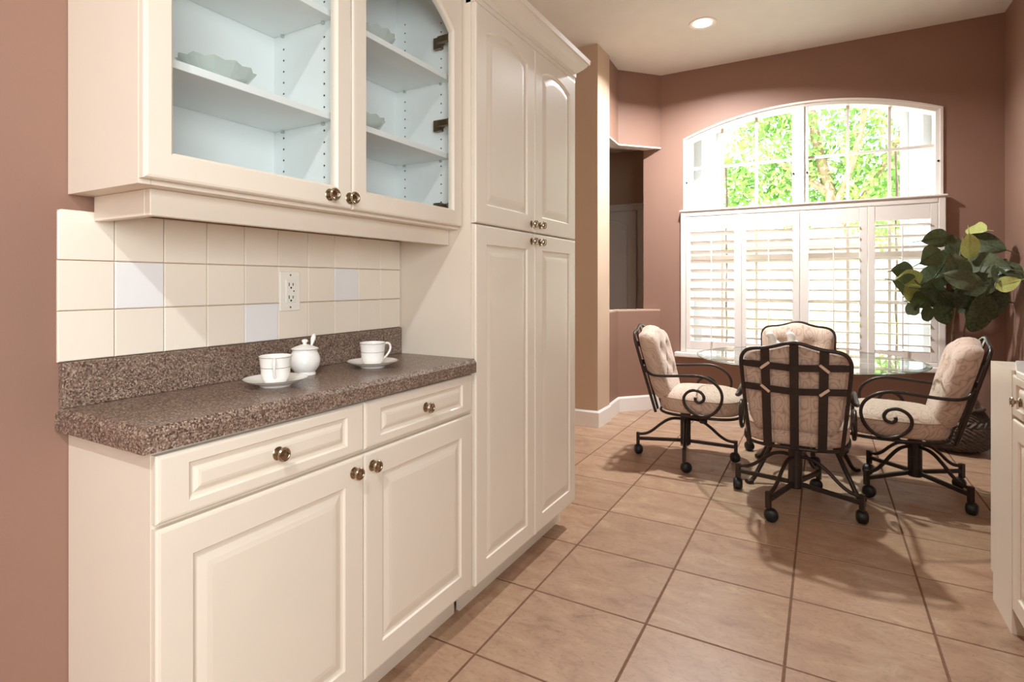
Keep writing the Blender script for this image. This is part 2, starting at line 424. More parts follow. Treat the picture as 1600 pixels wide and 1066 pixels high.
struct('wall_window', wall_with_arch(-.085, XR, YW, YW + .15, 0, H, ap, WZ0), 'brown', 'brown wall around the arched window')

# entry hall behind the pass-through
struct('wall_entry_side', MB().box(-.085, -.04, YW + .1505, 6.55, 0, 2.75), 'brown', 'brown return wall of the entry')
struct('wall_entry', MB().box(-1.5, -.04, 6.55, 6.67, 0, 2.9), 'tan', 'tan entry wall above the white door')
struct('ceiling_entry', MB().box(-1.5, -.1, 5.47, 6.55, 2.751, 2.85), 'ceil', 'low pale ceiling of the entry')
struct('wall_entry_header', MB().box(-1.5, -.09, YW + .02, 5.468, 2.6, H), 'brown', 'brown header of the entry')

# ---- baseboards
def bb(name, pts, hgt=.135, t=.014):
    m = MB()
    # offset polyline on its right-hand side
    out = []
    for i, p in enumerate(pts):
        p = Vector(p)
        ns = []
        if i > 0:
            d = (p - Vector(pts[i - 1])).normalized(); ns.append(Vector((d.y, -d.x)))
        if i < len(pts) - 1:
            d = (Vector(pts[i + 1]) - p).normalized(); ns.append(Vector((d.y, -d.x)))
        nn = sum(ns, Vector((0, 0))).normalized(); k = 1 / max(.3, nn.dot(ns[0])); out.append(p + nn * t * k)
    for i in range(len(pts) - 1):
        a, b, c, d = pts[i], pts[i + 1], out[i + 1], out[i]
        prof = [(0, 0), (1, 0), (1, hgt - .015), (.55, hgt - .004), (.4, hgt), (0, hgt)]
        L0 = [(a[0] + (d[0] - a[0]) * s, a[1] + (d[1] - a[1]) * s, z) for s, z in prof]
        L1 = [(b[0] + (c[0] - b[0]) * s, b[1] + (c[1] - b[1]) * s, z) for s, z in prof]
        m.rings([L0, L1], cap0=True, cap1=True)
    return struct(name, m, 'trim', 'white painted baseboard')
bb('baseboard_pillar', [(-1.49, 4.338), (-.188, 4.338), (-.188, 4.63), (-.203, 4.66), (-.223, 4.968), (.07, 5.306)])
bb('baseboard_window', [(.08, YW - .001), (XR - .002, YW - .001)])
bb('baseboard_right', [(XR - .001, YW - .02), (XR - .001, 2.80)])

# ---- entry door seen through the pass-through
dr = struct('door_1', MB().box(-1.25, -.505, 6.50, 6.545, .01, 2.03), 'trim', 'white panelled entry door with pale casing')
m = MB()
pa = [(-1.13, .25), (-.60, .25)] + [(x, z) for x, z in arch_pts(-1.13, -.60, 1.86, 1.95, 12)][::-1]
def inset(pts, k):
    cx = sum(p[0] for p in pts) / len(pts); cz = sum(p[1] for p in pts) / len(pts)
    return [(p[0] - k * (1 if p[0] > cx else -1), p[1] - k * (1 if p[1] > cz else -1)) for p in pts]
m.rings([[(x, 6.499, z) for x, z in pa], [(x, 6.490, z) for x, z in inset(pa, .012)], [(x, 6.499, z) for x, z in inset(pa, .03)], [(x, 6.494, z) for x, z in inset(pa, .07)]], cap1=True, cap0=True)
m.build('door_panel', 'trim', dr)
m = MB().box(-.50, -.43, 6.525, 6.549, 0, 2.04); m.box(-1.33, -1.26, 6.525, 6.549, 0, 2.04); m.box(-1.33, -.43, 6.525, 6.549, 2.041, 2.10); m.box(-1.345, -.42, 6.515, 6.549, 2.101, 2.118)
m.build('door_casing', 'trim', dr)

# ---- window: frame, sashes, muntins, panes
win = empty('window_1', ((WX0 + WX1) / 2, YW + .07, WZ0)); tag(win, 'large arched white window with grid muntins above the shutters', kind='structure')
CXW = (WX0 + WX1) / 2
def arch_z(x, inset_=0.0):
    a = arch_pts(WX0 + inset_, WX1 - inset_, WZS - inset_ * .6, WZP - inset_)
    for p, q in zip(a[:-1], a[1:]):
        if p[0] <= x <= q[0]: return p[1] + (q[1] - p[1]) * (x - p[0]) / (q[0] - p[0])
    return a[0][1]
fy0, fy1 = YW - .012, YW + .13
def frame_loop(i):
    a = arch_pts(WX0 + i, WX1 - i, WZS - i * .6, WZP - i)
    return [(WX0 + i, WZ0 + i), (WX1 - i, WZ0 + i)] + a[::-1]
lo, li = frame_loop(.0015), frame_loop(.045)
m = MB().rings([[(x, fy0, z) for x, z in lo], [(x, fy0, z) for x, z in frame_loop(.018)], [(x, fy0 + .012, z) for x, z in frame_loop(.022)], [(x, fy0 + .02, z) for x, z in li], [(x, fy1, z) for x, z in li], [(x, fy1, z) for x, z in lo]], wrap=True)
m.build('window_frame', 'wframe', win)
MBx = MB().box(CXW - .06, CXW + .06, fy0 + .022, fy1, WZ0 + .04, arch_z(CXW, .045) + .01).box(CXW - .03, CXW + .03, fy0 + .006, fy0 + .0215, WZ0 + .04, arch_z(CXW, .045) + .005)
MBx.build('mullion', 'wframe', win, bevel=.004)
gy = YW + .085
for s0, s1 in ((WX0 + .045, CXW - .06), (CXW + .06, WX1 - .045)):
    for k in (1, 2):
        x = s0 + (s1 - s0) * k / 3
        MB().box(x - .011, x + .011, gy - .012, gy + .012, WZ0 + .05, arch_z(x, .045) + .004).build('muntin', 'wframe', win)
    for z in (2.235, 1.83, 1.02):
        MB().box(s0, s1, gy - .0125, gy + .0125, z - .011, z + .011).build('muntin', 'wframe', win)
    MB().box(s0, s1, gy - .02, gy + .025, 1.36, 1.43).build('meeting_rail', 'wframe', win, bevel=.004)
    xs = [s0 + (s1 - s0) * k / 12 for k in range(13)]
    MB().prism([(s0, WZ0 + .045), (s1, WZ0 + .045)] + [(x, arch_z(x, .045)) for x in xs[::-1]], lambda p: (p[0], gy - .002, p[1]), lambda p: (p[0], gy + .002, p[1])).build('pane', 'glass', win)
for x, z in ((WX0 + .03, 2.1), (CXW - .05, 2.1), (CXW + .05, 2.1), (WX1 - .03, 2.1)):
    MB().lathe([(.001, 0), (.008, 0), (.008, .004), (.001, .006)], (x, fy0 + .0215 - .006 if abs(x - CXW) < .1 else fy0 + .005, z), 10, 'y').build('screw_cap', 'slot', win)

# shutter frame + sill
SX0, SX1, SZ0, SZ1 = .27, 2.192, .548, 1.826
m = MB()
sy0, sy1 = YW - .05, YW - .0125
m.box(SX0, SX0 + .045, sy0, sy1, SZ0, SZ1).box(SX1 - .045, SX1, sy0, sy1, SZ0, SZ1).box(SX0 + .0451, SX1 - .0451, sy0, sy1, SZ1 - .045, SZ1).box(SX0 + .0451, SX1 - .0451, sy0, sy1, SZ0, SZ0 + .03)
m.box(SX0 - .012, SX1 + .012, sy0 - .012, sy1, SZ1 + .0005, SZ1 + .016)
m.build('shutter_frame', 'shut', win, bevel=.006)
MB().box(SX0 - .05, SX1 + .05, YW - .085, YW - .0005, .505, .5475).build('window_sill', 'trim', win, bevel=.008)

px = [SX0 + .047, 0.786, 1.232, 1.705, SX1 - .047]
openings = [(.356, .726), (.822, 1.178), (1.296, 1.650), (1.752, 2.098)]
tilts = [-25, -18, -11, -11]
plab = ['white louvered shutter panel at the window end nearest the pass-through', 'white louvered shutter panel second from the pass-through end of the window',
        'white louvered shutter panel third from the pass-through end of the window', 'white louvered shutter panel at the window end behind the fig plant']
OZ0, OZ1 = .655, 1.665
for k in range(4):
    a, b = px[k] + .001, px[k + 1] - .001; o0, o1 = openings[k]
    t = thing('shutter_panel', ((a + b) / 2, YW - .035, SZ0 + .032), plab[k], 'shutter', 'window shutters')
    y0, y1 = sy0 + .004, sy0 + .034
    zb, zt = SZ0 + .032, SZ1 - .047
    MB().box(a, o0, y0, y1, zb, zt).build('stile', 'shut', t, bevel=.004)
    MB().box(o1, b, y0, y1, zb, zt).build('stile', 'shut', t, bevel=.004)
    MB().box(o0 + .0005, o1 - .0005, y0 + .002, y1 - .002, OZ1, zt).build('rail', 'shut', t, bevel=.003)
    MB().box(o0 + .0005, o1 - .0005, y0 + .002, y1 - .002, zb, OZ0).build('rail', 'shut', t, bevel=.003)
    n = 12; pitch = (OZ1 - OZ0) / n; yc = (y0 + y1) / 2 + .004
    tl = radians(tilts[k])
    base = None
    for i in range(n):
        zc = OZ0 + pitch * (i + .5)
        if base is None:
            loops = []
            for x in (o0 + .002, o1 - .002):
                L = []
                for j in range(12):
                    an = 2 * pi * j / 12; u = .037 * cos(an); v = .0055 * sin(an)
                    L.append((x, yc + u * cos(tl) - v * sin(tl), zc + u * sin(tl) + v * cos(tl)))
                loops.append(L)
            base = MB().rings(loops, cap0=True, cap1=True).build('louver', 'shut', t, smooth=False); z_first = zc
        else:
            c = bpy.data.objects.new('louver', base.data); COL.objects.link(c); c.parent = t; c.location = (0, 0, zc - z_first)
    xm = (o0 + o1) / 2
    MB().box(xm - .005, xm + .005, yc - .037 - .014, yc - .037 - .004, OZ0 + .02, OZ1 - .05).build('tilt_rod', 'shut', t, bevel=.002)

# ---- recessed ceiling light
def downlight(x, y, label, power, H=H, col=(.92, .97, 1.0), tail=''):
    t = thing('ceiling_light', (x, y, H), label, 'ceiling light', 'recessed ceiling lights')
    MB().lathe([(.062, 0), (.062, -.001), (.098, -.006), (.1, -.003), (.1, -.0003)], (x, y, H - .0005), 32, ring=True).build('trim_ring', 'trim', t, smooth=False)
    MB().lathe([(.001, -.0075), (.045, -.0085), (.06, -.0072), (.0615, -.0068)], (x, y, H), 24).build('lens', 'lamp', t)
    d = bpy.data.lights.new('downlight', 'AREA'); d.shape = 'DISK'; d.size = .12; d.energy = power; d.color = col; d.spread = radians(150)
    o = bpy.data.objects.new('bulb_light' + tail, d); COL.objects.link(o); o.parent = t; o.location = (0, 0, -.012)
downlight(.617, 4.394, 'round recessed ceiling light over the dining nook', 75)
downlight(1.45, -1.0, 'round recessed ceiling light over the kitchen', 40, tail='_offscreen')

# ================================================================== CABINETS
def oloop(u0, u1, v0, v1, arch=0., N=16):
    pts = [(u0, v0), (u1, v0)]
    for i in range(N + 1):
        t = 1 - i / N
        u = u0 + (u1 - u0) * t
        pts.append((u, v1 - arch * (2 * t - 1) ** 2))
    return pts
def place(pts, x): return [(x, u, v) for u, v in pts]
def panel_door(name, parent, u0, u1, v0, v1, xb, sg=1, wd=.062, top=None, arch=0., t=.02, mat='cab', groove=.007, slope=.03, wv=None):
    """raised panel front lying in a Y-Z plane; xb = back face, sg = facing"""
    wv = wd if wv is None else wv
    top = wv if top is None else top
    X = lambda d: xb + sg * (t + d)
    fl_ = lambda k, d: place(oloop(u0 + k, u1 - k, v0 + k, v1 - k), X(d))
    iw = lambda k, d: place(oloop(u0 + wd + k, u1 - wd - k, v0 + wv + k, v1 - top - k, arch), X(d))
    m = MB().rings([fl_(0, -t), fl_(0, -.0055), fl_(.003, -.0012), fl_(.0075, 0), iw(0, 0), iw(.004, -groove * .8), iw(.009, -groove), iw(.012, -groove), iw(.012 + slope * .6, -.0025), iw(.012 + slope, -.0012)], cap0=True, cap1=True)
    return m.build(name, mat, parent)
def glass_door(name, parent, u0, u1, v0, v1, xb, wd=.062, top=.09, arch=.07, t=.02):
    X = lambda d: xb + (t + d)
    fl_ = lambda k, d: place(oloop(u0 + k, u1 - k, v0 + k, v1 - k), X(d))
    iw = lambda k, d: place(oloop(u0 + wd + k, u1 - wd - k, v0 + wd + k, v1 - top - k, arch), X(d))
    m = MB().rings([fl_(0, -t), fl_(0, -.0055), fl_(.003, -.0012), fl_(.0075, 0), iw(0, 0), iw(.006, -.006), iw(.008, -t)], wrap=True)
    d = m.build(name, 'cab', parent)
    MB().prism(oloop(u0 + wd + .0085, u1 - wd - .0085, v0 + wd + .0085, v1 - top - .0085, arch), lambda p: (X(-.013), p[0], p[1]), lambda p: (X(-.010), p[0], p[1])).build('glass_pane', 'cabglass', d)
    return d
KN = [(.0145, 0), (.0155, .002), (.013, .004), (.006, .0055), (.0055, .013), (.009, .016), (.0155, .0185), (.0165, .0215), (.0145, .0245), (.0125, .0240), (.0115, .0225), (.008, .0238), (.0025, .0255), (.0003, .0256)]
def knob(parent, x, y, z, sg=1):
    return MB().lathe([(r, hh * sg) for r, hh in KN], (x, y, z), 20, 'x').build('knob', 'nickel', parent, smooth=True)

CF = .318      # carcass front of base units
DX = CF + .0005
YL, YT, YM, YTM, YTE = .572, 1.6455, 1.1096, 2.112, 2.559

# ---- base cabinet
bc = thing('base_cabinet', (.16, (YL + YT) / 2, 0), 'cream shallow base cabinet with two drawers over two raised-panel doors', 'cabinet')
m = MB().box(.002, CF, YL, YL + .018, .0, .866)
m.box(.002, CF, YT - .02, YT - .002, .1, .866).box(.002, CF, YL + .0181, YT - .0201, .1, .118).box(.002, .01, YL + .0181, YT - .0201, .1181, .866)
m.box(CF - .02, CF, YL + .0181, YT - .0201, .84, .866).box(CF - .02, CF, YL + .0181, YT - .0201, .715, .733).box(CF - .02, CF, YM - .02, YM + .02, .1181, .7149).box(CF - .02, CF, YM - .02, YM + .02, .7331, .8399)
m.build('carcass', 'cabside', bc)
MB().box(CF - .003, CF + .0003, YL - .0004, YL + .0185, .002, .8655).build('face_edge', 'cab', bc)
MB().box(CF - .075, CF - .06, YL + .0182, YT - .002, 0, .0999).build('toe_kick', 'toe', bc)
for a, b, kn in ((YL + .0005, YM - .0015, .837), (YM + .0015, YT - .006, 1.377)):
    d = panel_door('drawer_front', bc, a, b, .732, .859, DX, wd=.06, wv=.026, slope=.014)
    knob(d, DX + .0185, kn, .796)
for a, b, kn in ((YL + .0005, YM - .0015, 1.07), (YM + .0015, YT - .006, 1.139)):
    d = panel_door('door', bc, a, b, .117, .722, DX, wd=.068)
    knob(d, DX + .0205, kn, .684)

# ---- countertop with upstand
CY0 = .548
ct = thing('countertop', (.17, 1.1, .867), 'speckled brown granite-look countertop with low upstand', 'countertop')
m = MB()
prof = [(.0005, .8675), (.353, .8675), (.353, .901), (.343, .914), (.0005, .914)]
# mitred chamfer also on the exposed end
L0 = [(x, CY0, z) for x, z in [(.0005, .8675), (.353, .8675), (.353, .901), (.0005, .901)]]
m.add([(.0005, CY0, .8675), (.3385, CY0, .8675), (.3385, CY0, .903), (.0005, CY0, .903), (.0005, CY0 + .008, .914), (.3305, CY0 + .008, .914),
       (.0005, YT - .003, .8675), (.353, YT - .003, .8675), (.353, YT - .003, .901), (.343, YT - .003, .914), (.0005, YT - .003, .914)],
      [(0, 1, 2, 3), (3, 2, 5, 4), (1, 7, 8, 2), (2, 8, 9, 5), (4, 5, 9, 10), (0, 6, 7, 1), (6, 10, 9, 8, 7), (0, 3, 4, 10, 6)])
m.build('slab', 'granite', ct)
MB().box(.0005, .02, CY0 + .006, YT - .003, .9142, 1.0105).build('upstand', 'granite', ct, bevel=.002)

# ---- backsplash tiles on the wall
P = (YT - .0025 - CY0) / 10; TP = .108
gb = MB().box(.0003, .0045, CY0 + .003, YT - .0025, 1.011, 1.011 + 3 * TP - .002).build('grout_bed', 'grout_w', wl)
def wtile(w_, h_):
    e = .0018
    return MB().rings([[(0, 0, 0), (0, w_, 0), (0, w_, h_), (0, 0, h_)], [(.005, 0, 0), (.005, w_, 0), (.005, w_, h_), (.005, 0, h_)], [(.0075, e, e), (.0075, w_ - e, e), (.0075, w_ - e, h_ - e), (.0075, e, h_ - e)]], cap0=True, cap1=True)
g = .0009
protoc = None; meshes = {}
for kind in ('wt_cream', 'wt_white'):
    q = wtile(P - 2 * g, TP - 2 * g); me = bpy.data.meshes.new('wall_tile'); me.from_pydata(q.v, [], q.f)
    bm = bmesh.new(); bm.from_mesh(me); bmesh.ops.recalc_face_normals(bm, faces=bm.faces); bm.to_mesh(me); bm.free(); me.materials.append(M[kind]); meshes[kind] = me
white = {(1, 1), (0, 4), (1, 7)}
for r in range(3):
    for c in range(10):
        if r == 2 and c == 0:     # rounded bullnose corner
            yy0, yy1 = CY0 + g, CY0 + P - g; z0, z1 = 1.011 + 2 * TP + g, 1.011 + 3 * TP - g; rr = .008
            poly = [(yy0, z0), (yy1, z0), (yy1, z1)] + [(yy0 + rr - rr * sin(a), z1 - rr + rr * cos(a)) for a in [pi / 2 * i / 5 for i in range(6)]]
            MB().prism(poly, lambda p: (.0046, p[0], p[1]), lambda p: (.0118, p[0], p[1])).build('wall_tile', 'wt_cream', wl, bevel=.002)
            continue
        o = bpy.data.objects.new('wall_tile', meshes['wt_white' if (r, c) in white else 'wt_cream']); COL.objects.link(o); o.parent = wl
        o.location = (.0046, CY0 + c * P + g, 1.011 + r * TP + g)

# ---- upper glazed cabinet
UZ0, UZ1, UF, UYL = 1.3677, 2.27, .278, .571
uc = thing('wall_cabinet', (.14, (UYL + YT) / 2, 1.3136), 'cream wall cabinet with two arched glass doors and inside shelves', 'cabinet')
tk = .018
m = MB().box(.002, UF, UYL, UYL + tk, UZ0, UZ1)
m.build('side_panel', 'cabside', uc)
MB().box(UF - .02, UF + .0004, UYL - .0005, UYL + .022, UZ0 - .0004, UZ1).build('face_edge', 'cab', uc)
MB().box(.002, UF - .0205, YT - .0205, YT - .003, UZ0, UZ1).build('side_panel', 'cabin', uc)
MB().box(UF - .02, UF, YT - .026, YT - .003, UZ0, UZ1).build('face_edge', 'cab', uc)
MB().box(.002, UF - .0205, UYL + tk + .0002, YT - .0208, UZ0, UZ0 + tk).build('bottom_panel', 'cabside', uc)
MB().box(.003, UF - .0205, UYL + tk + .0002, YT - .0208, UZ0 + tk + .0002, UZ0 + tk + .004).build('inner_floor', 'cabin', uc)
MB().box(.002, UF - .0205, UYL + tk + .0002, YT - .0208, UZ1 - tk, UZ1).build('top_panel', 'cabin', uc)
MB().box(.002, .008, UYL + tk + .0002, YT - .0208, UZ0 + tk + .005, UZ1 - tk - .0002).build('back_panel', 'cabin', uc)
MB().box(.0082, UF - .0205, UYL + tk + .0003, UYL + tk + .004, UZ0 + tk + .005, UZ1 - tk - .0002).build('inner_lining', 'cabin', uc)
PY = 1.084
MB().box(.0082, UF - .0205, PY, PY + tk, UZ0 + tk + .005, UZ1 - tk - .0002).build('partition', 'cabin', uc)
MB().box(UF - .02, UF, UYL + .023, YT - .027, UZ0, UZ0 + .035).build('bottom_rail', 'cab', uc)
MB().box(UF - .02, UF, UYL + .023, YT - .027, UZ1 - .06, UZ1).build('top_rail', 'cab', uc)
MB().box(UF - .02, UF, PY - .012, PY + .03, UZ0 + .0352, UZ1 - .0602).build('centre_stile', 'cab', uc)
for za in (1.617, 1.893):
    MB().box(.0085, .252, UYL + tk + .0045, PY - .0005, za, za + .018).build('shelf', 'cabin', uc, bevel=.0015)
    MB().box(.0085, .252, PY + tk + .0005, YT - .021, za, za + .018).build('shelf', 'cabin', uc, bevel=.0015)
# shelf pin holes and clips, on the two faces that look toward the photographer
for yf in (PY - .0004, YT - .0208):
    hm = MB()
    for xx in (.05, .215):
        for i in range(22):
            z = UZ0 + .1 + i * .032
            if z < UZ1 - .08 and min(abs(z - 1.626), abs(z - 1.902)) > .022: hm.lathe([(.0028, 0), (.0028, .0004)], (xx, yf - .0004, z), 8, 'y')
    tag(hm.build('pin_holes', 'slot', uc), kind='stuff')
    for za in (1.617, 1.893):
        for xx in (.05, .215):
            MB().box(xx - .0035, xx + .0035, yf - .008, yf - .0006, za - .008, za - .0003).build('shelf_clip', 'crystal', uc)
# doors
UD = UF + .0006
for a, b, kn in ((UYL + .0005, PY + .0205, 1.024), (PY + .0235, YT - .008, 1.094)):
    d = glass_door('glass_door', uc, a, b, UZ0 + .009, UZ1 - .012, UD, wd=.05, top=.108, arch=.1)
    knob(d, UD + .0205, kn, 1.405)
    if b > 1.5:
        for z in (1.443, 1.737, 2.03):
            m = MB().box(UD - .05, UD - .001, YT - .064, YT - .046, z - .011, z + .011).box(UD - .085, UD - .051, YT - .04, YT - .0215, z - .02, z + .02)
            m.box(UD - .06, UD - .04, YT - .058, YT - .03, z - .009, z + .009)
            m.lathe([(.001, 0), (.017, 0), (.017, .006), (.001, .007)], (UD - .008, YT - .05, z), 12, 'x')
            m.build('hinge', 'hinge', d, bevel=.002)
# light rail under the cabinet
m = MB().box(.215, .236, .615, YT - .003, 1.3136, UZ0 - .0003).box(.0135, .2149, .615, .633, 1.3136, UZ0 - .0003)
m.build('light_rail', 'cab', uc, bevel=.0015)

# ---- crown profile
def crown(parent, y0, y1, xf, z0, ret0=True, ret1=True):
    # (out, up)
    prof = [(0, 0), (.004, 0), (.004, .02), (.012, .026), (.03, .042), (.044, .058), (.048, .066), (.056, .068), (.058, .09), (0, .09)]
    loops = []
    L = []
    pts = []
    if ret1: pass
    a = [(xf + o, y0, z0 + u) for o, u in prof]
    b = [(xf + o, y1 + (o if ret1 else 0), z0 + u) for o, u in prof]
    c = [(.01, y1 + (o if ret1 else 0), z0 + u) for o, u in prof]
    m = MB().rings([a, b] + ([c] if ret1 else []), cap0=True, cap1=True)
    if ret1: pass
    return m.build('crown_moulding', 'cab', parent)

# ---- tall pantry cabinet
TZ1 = 2.185
tc = thing('pantry_cabinet', (.165, (YT + YTE) / 2, 0), 'tall cream pantry cabinet with four raised-panel doors and crown moulding', 'cabinet')
TF = .327
m = MB().box(.002, TF, YT, YT + .02, .1, TZ1).box(.002, TF - .09, YT, YT + .02, 0, .0999)
m.build('side_panel', 'cab', tc)
MB().box(.002, TF, YTE - .02, YTE, .1, TZ1).box(.002, TF - .061, YTE - .02, YTE, 0, .0999).build('side_panel', 'cab', tc)
m = MB().box(.002, TF - .001, YT + .0202, YTE - .0202, .1, .118).box(.002, TF, YT + .0202, YTE - .0202, TZ1 - .04, TZ1).box(.002, .01, YT + .0202, YTE - .0202, .1182, TZ1 - .041)
m.box(.0102, TF - .001, YT + .0202, YTE - .0202, 1.372, 1.4)
m.build('carcass', 'cab', tc)
MB().box(TF - .075, TF - .06, YT + .0202, YTE - .0202, 0, .0998).build('toe_kick', 'toe', tc)
TD = TF + .0006
for a, b, ky in ((YT + .004, YTM - .0015, 2.079), (YTM + .0015, YTE - .003, 2.158)):
    d = panel_door('door', tc, a, b, .115, 1.3855, TD, wd=.068)
    knob(d, TD + .0205, ky, 1.352)
    d = panel_door('door', tc, a, b, 1.3905, TZ1 - .02, TD, wd=.068, top=.053, arch=.032)
    knob(d, TD + .0205, ky, 1.424)
MB().box(TF - .02, TF + .018, YT, YTE, TZ1 - .0195, TZ1 + .01).build('frieze', 'cab', tc)
crown(tc, YT + .002, YTE, TF + .018, TZ1 + .0005, ret1=True)
MB().box(.002, TF + .0175, YT + .002, YTE - .001, TZ1 + .0105, TZ1 + .09).build('top_panel', 'cab', tc)
# ---- base cabinets along the right wall
RX = 1.945; RY1 = 2.754; RYP = 2.485; RZ = .885
rc = thing('side_cabinet', (2.24, 2.2, 0), 'cream base cabinet with drawer and door, standing across the aisle from the pantry', 'cabinet')
m = MB()
m.prism([(RX, 0), (XR - .003, 0), (XR - .003, RZ), (RX - .0, RZ)], lambda p: (p[0], RYP, p[1]), lambda p: (p[0], RY1, p[1]))
MB().add([(RX + .02, RYP, 0), (XR - .003, RYP, 0), (XR - .003, RY1 - .03, 0), (RX + .02, RY1 - .03, 0),
          (RX, RYP, 0), (RX, RY1 - .03, 0)], [])
pl = MB().box(RX, XR - .003, RYP + .0002, RY1 - .032, 0, .1).box(RX, XR - .003, RYP + .0002, RY1, .1002, RZ)
pl.build('end_pilaster', 'cab', rc)
m = MB().box(RX + .02, XR - .003, 1.55, RYP, .1, RZ - .001)
m.build('carcass', 'cab', rc)
MB().box(RX + .075, RX + .09, 1.55, RYP - .0003, 0, .0998).build('toe_kick', 'toe', rc)
for a, b in ((2.035, RYP - .006), (1.56, 2.03)):
    d = panel_door('drawer_front', rc, a, b, .735, RZ - .012, RX + .0195, sg=-1, wd=.045, wv=.028, slope=.014); knob(d, RX - .0005, 2.385 if a > 2 else 1.8, .795, -1)
    d = panel_door('door', rc, a, b, .085, .725, RX + .0195, sg=-1, wd=.062); knob(d, RX - .001, a + .04, .66, -1)
rt = MB().prism([(RX - .03, 1.54), (RX - .03, 2.30), (RX + .035, 2.60), (XR - .003, 2.60), (XR - .003, 1.54)], lambda p: (p[0], p[1], RZ + .0006), lambda p: (p[0], p[1], RZ + .022))
tag(rt.build('side_countertop', 'porc', bevel=.004), 'plain white countertop on the cabinet across the aisle from the pantry', 'countertop')

# ================================================================== SMALL THINGS
# ---- outlet
ol = thing('power_outlet', (.013, 1.133, 1.095), 'ivory double power outlet set in the tile backsplash', 'outlet')
OY, OZ = 1.133, 1.154
MB().box(.0123, .0185, OY - .037, OY + .037, OZ - .059, OZ + .059).build('cover_plate', 'plate', ol, bevel=.004, seg=3)
MB().box(.0187, .0215, OY - .017, OY + .017, OZ - .034, OZ + .034).build('receptacle', 'plate', ol, bevel=.0015)
for s in (-1, 1):
    zc = OZ + s * .019
    MB().box(.02155, .0219, OY - .0085, OY - .0058, zc - .004, zc + .006).build('slot', 'slot', ol)
    MB().box(.02155, .0219, OY + .0055, OY + .0085, zc - .003, zc + .005).build('slot', 'slot', ol)
    MB().lathe([(.0003, 0), (.003, 0), (.003, .0004), (.0003, .0004)], (.02155, OY, zc - .009), 10, 'x').build('ground_hole', 'slot', ol)
    MB().lathe([(.0003, 0), (.003, 0), (.0025, .0012), (.0003, .0014)], (.0186, OY, OZ + s * .048), 10, 'x').build('screw', 'nickel', ol)
MB().box(.02155, .0228, OY - .009, OY + .0, OZ - .003, OZ + .003).build('test_button', 'plate', ol)
MB().box(.02155, .0228, OY + .008, OY + .011, OZ - .002, OZ + .002).build('reset_button', 'slot', ol)

# ---- cups, saucers
ZC = .9143
def saucer(x, y, label):
    t = thing('saucer', (x, y, ZC), label, 'saucer', 'porcelain saucers on the countertop')
    pr = [(.0005, .004), (.03, .004), (.034, 0), (.038, 0), (.04, .004), (.06, .011), (.079, .0185), (.08, .0195), (.079, .0205), (.058, .0145), (.036, .008), (.0005, .0075)]
    MB().lathe(pr, (x, y, ZC), 48).build('dish', 'porc', t, smooth=True)
    MB().lathe([(.0772, .0201), (.0798, .0206), (.0806, .0196), (.0802, .0191), (.08, .0195)], (x, y, ZC), 48, ring=True).build('silver_rim', 'silver', t, smooth=True)
    return t
def cup(x, y, ang, label):
    z0 = ZC + .0079
    t = thing('teacup', (x, y, z0), label, 'cup', 'porcelain teacups on saucers')
    pr = [(.0005, .003), (.022, .003), (.024, 0), (.0265, 0), (.027, .003), (.0285, .006), (.0325, .012), (.0352, .025), (.037, .045), (.0395, .066), (.0405, .069), (.0395, .0695), (.037, .066), (.034, .045), (.032, .025), (.028, .013), (.0005, .009)]
    MB().lathe(pr, (x, y, z0), 40).build('bowl', 'porc', t, smooth=True)
    for hh, r in ((.0665, .0399), (.0405, .0369)):
        MB().lathe([(r - .0006, hh - .0005), (r + .00025, hh - .0005), (r + .0003, hh + .0004), (r - .0005, hh + .0005)], (x, y, z0), 40, ring=True).build('silver_band', 'silver', t, smooth=True)
    path = [(.036, .060), (.046, .065), (.056, .062), (.0605, .052), (.058, .040), (.05, .028), (.041, .020), (.0335, .017)]
    P_ = []
    for i in range(len(path) - 1):
        for k in range(4):
            f = k / 4; p0 = path[max(i - 1, 0)]; p1 = path[i]; p2 = path[i + 1]; p3 = path[min(i + 2, len(path) - 1)]
            P_.append(tuple(.5 * (2 * p1[d] + (p2[d] - p0[d]) * f + (2 * p0[d] - 5 * p1[d] + 4 * p2[d] - p3[d]) * f * f + (-p0[d] + 3 * p1[d] - 3 * p2[d] + p3[d]) * f ** 3) for d in (0, 1)))
    P_.append(path[-1])
    MB().tube([(x + a * cos(ang), y + a * sin(ang), z0 + b) for a, b in P_], .0036, 8).build('handle', 'porc', t, smooth=True)
    return t
saucer(.176, .957, 'white saucer with silver rim under the cup by the sugar bowl')
cup(.176, .957, -.72, 'white teacup with silver bands, its handle toward the kitchen, by the sugar bowl')
saucer(.17, 1.322, 'white saucer with silver rim under the cup near the pantry cabinet')
cup(.17, 1.322, 1.15, 'white teacup with silver bands, its handle toward the pantry cabinet')
# ---- sugar bowl
bx, by = .098, 1.118
sb = thing('sugar_bowl', (bx, by, ZC), 'round white porcelain sugar bowl with lid and spoon', 'sugar bowl')
pr = [(.0005, .003), (.026, .003), (.028, 0), (.031, 0), (.0305, .004), (.0285, .008), (.034, .014), (.0415, .026), (.0435, .04), (.0415, .053), (.0365, .063), (.0345, .068), (.036, .072), (.0335, .0725), (.032, .066), (.038, .052), (.04, .04), (.038, .026), (.0005, .012)]
MB().lathe(pr, (bx, by, ZC), 40).build('bowl', 'porc', sb, smooth=True)
lid = MB().lathe([(.0005, .0735), (.037, .0732), (.0385, .0745), (.036, .0765), (.026, .081), (.013, .085), (.006, .0865), (.0045, .089), (.0075, .0925), (.0092, .0965), (.0075, .1), (.003, .1018), (.0004, .102)], (bx, by, ZC), 36).build('lid', 'porc', sb, smooth=True)
dv = Vector((-.25, 1, 0)).normalized()
p0 = Vector((bx, by, ZC + .06)) + dv * .024; p1 = Vector((bx, by, ZC + .112)) + dv * .046
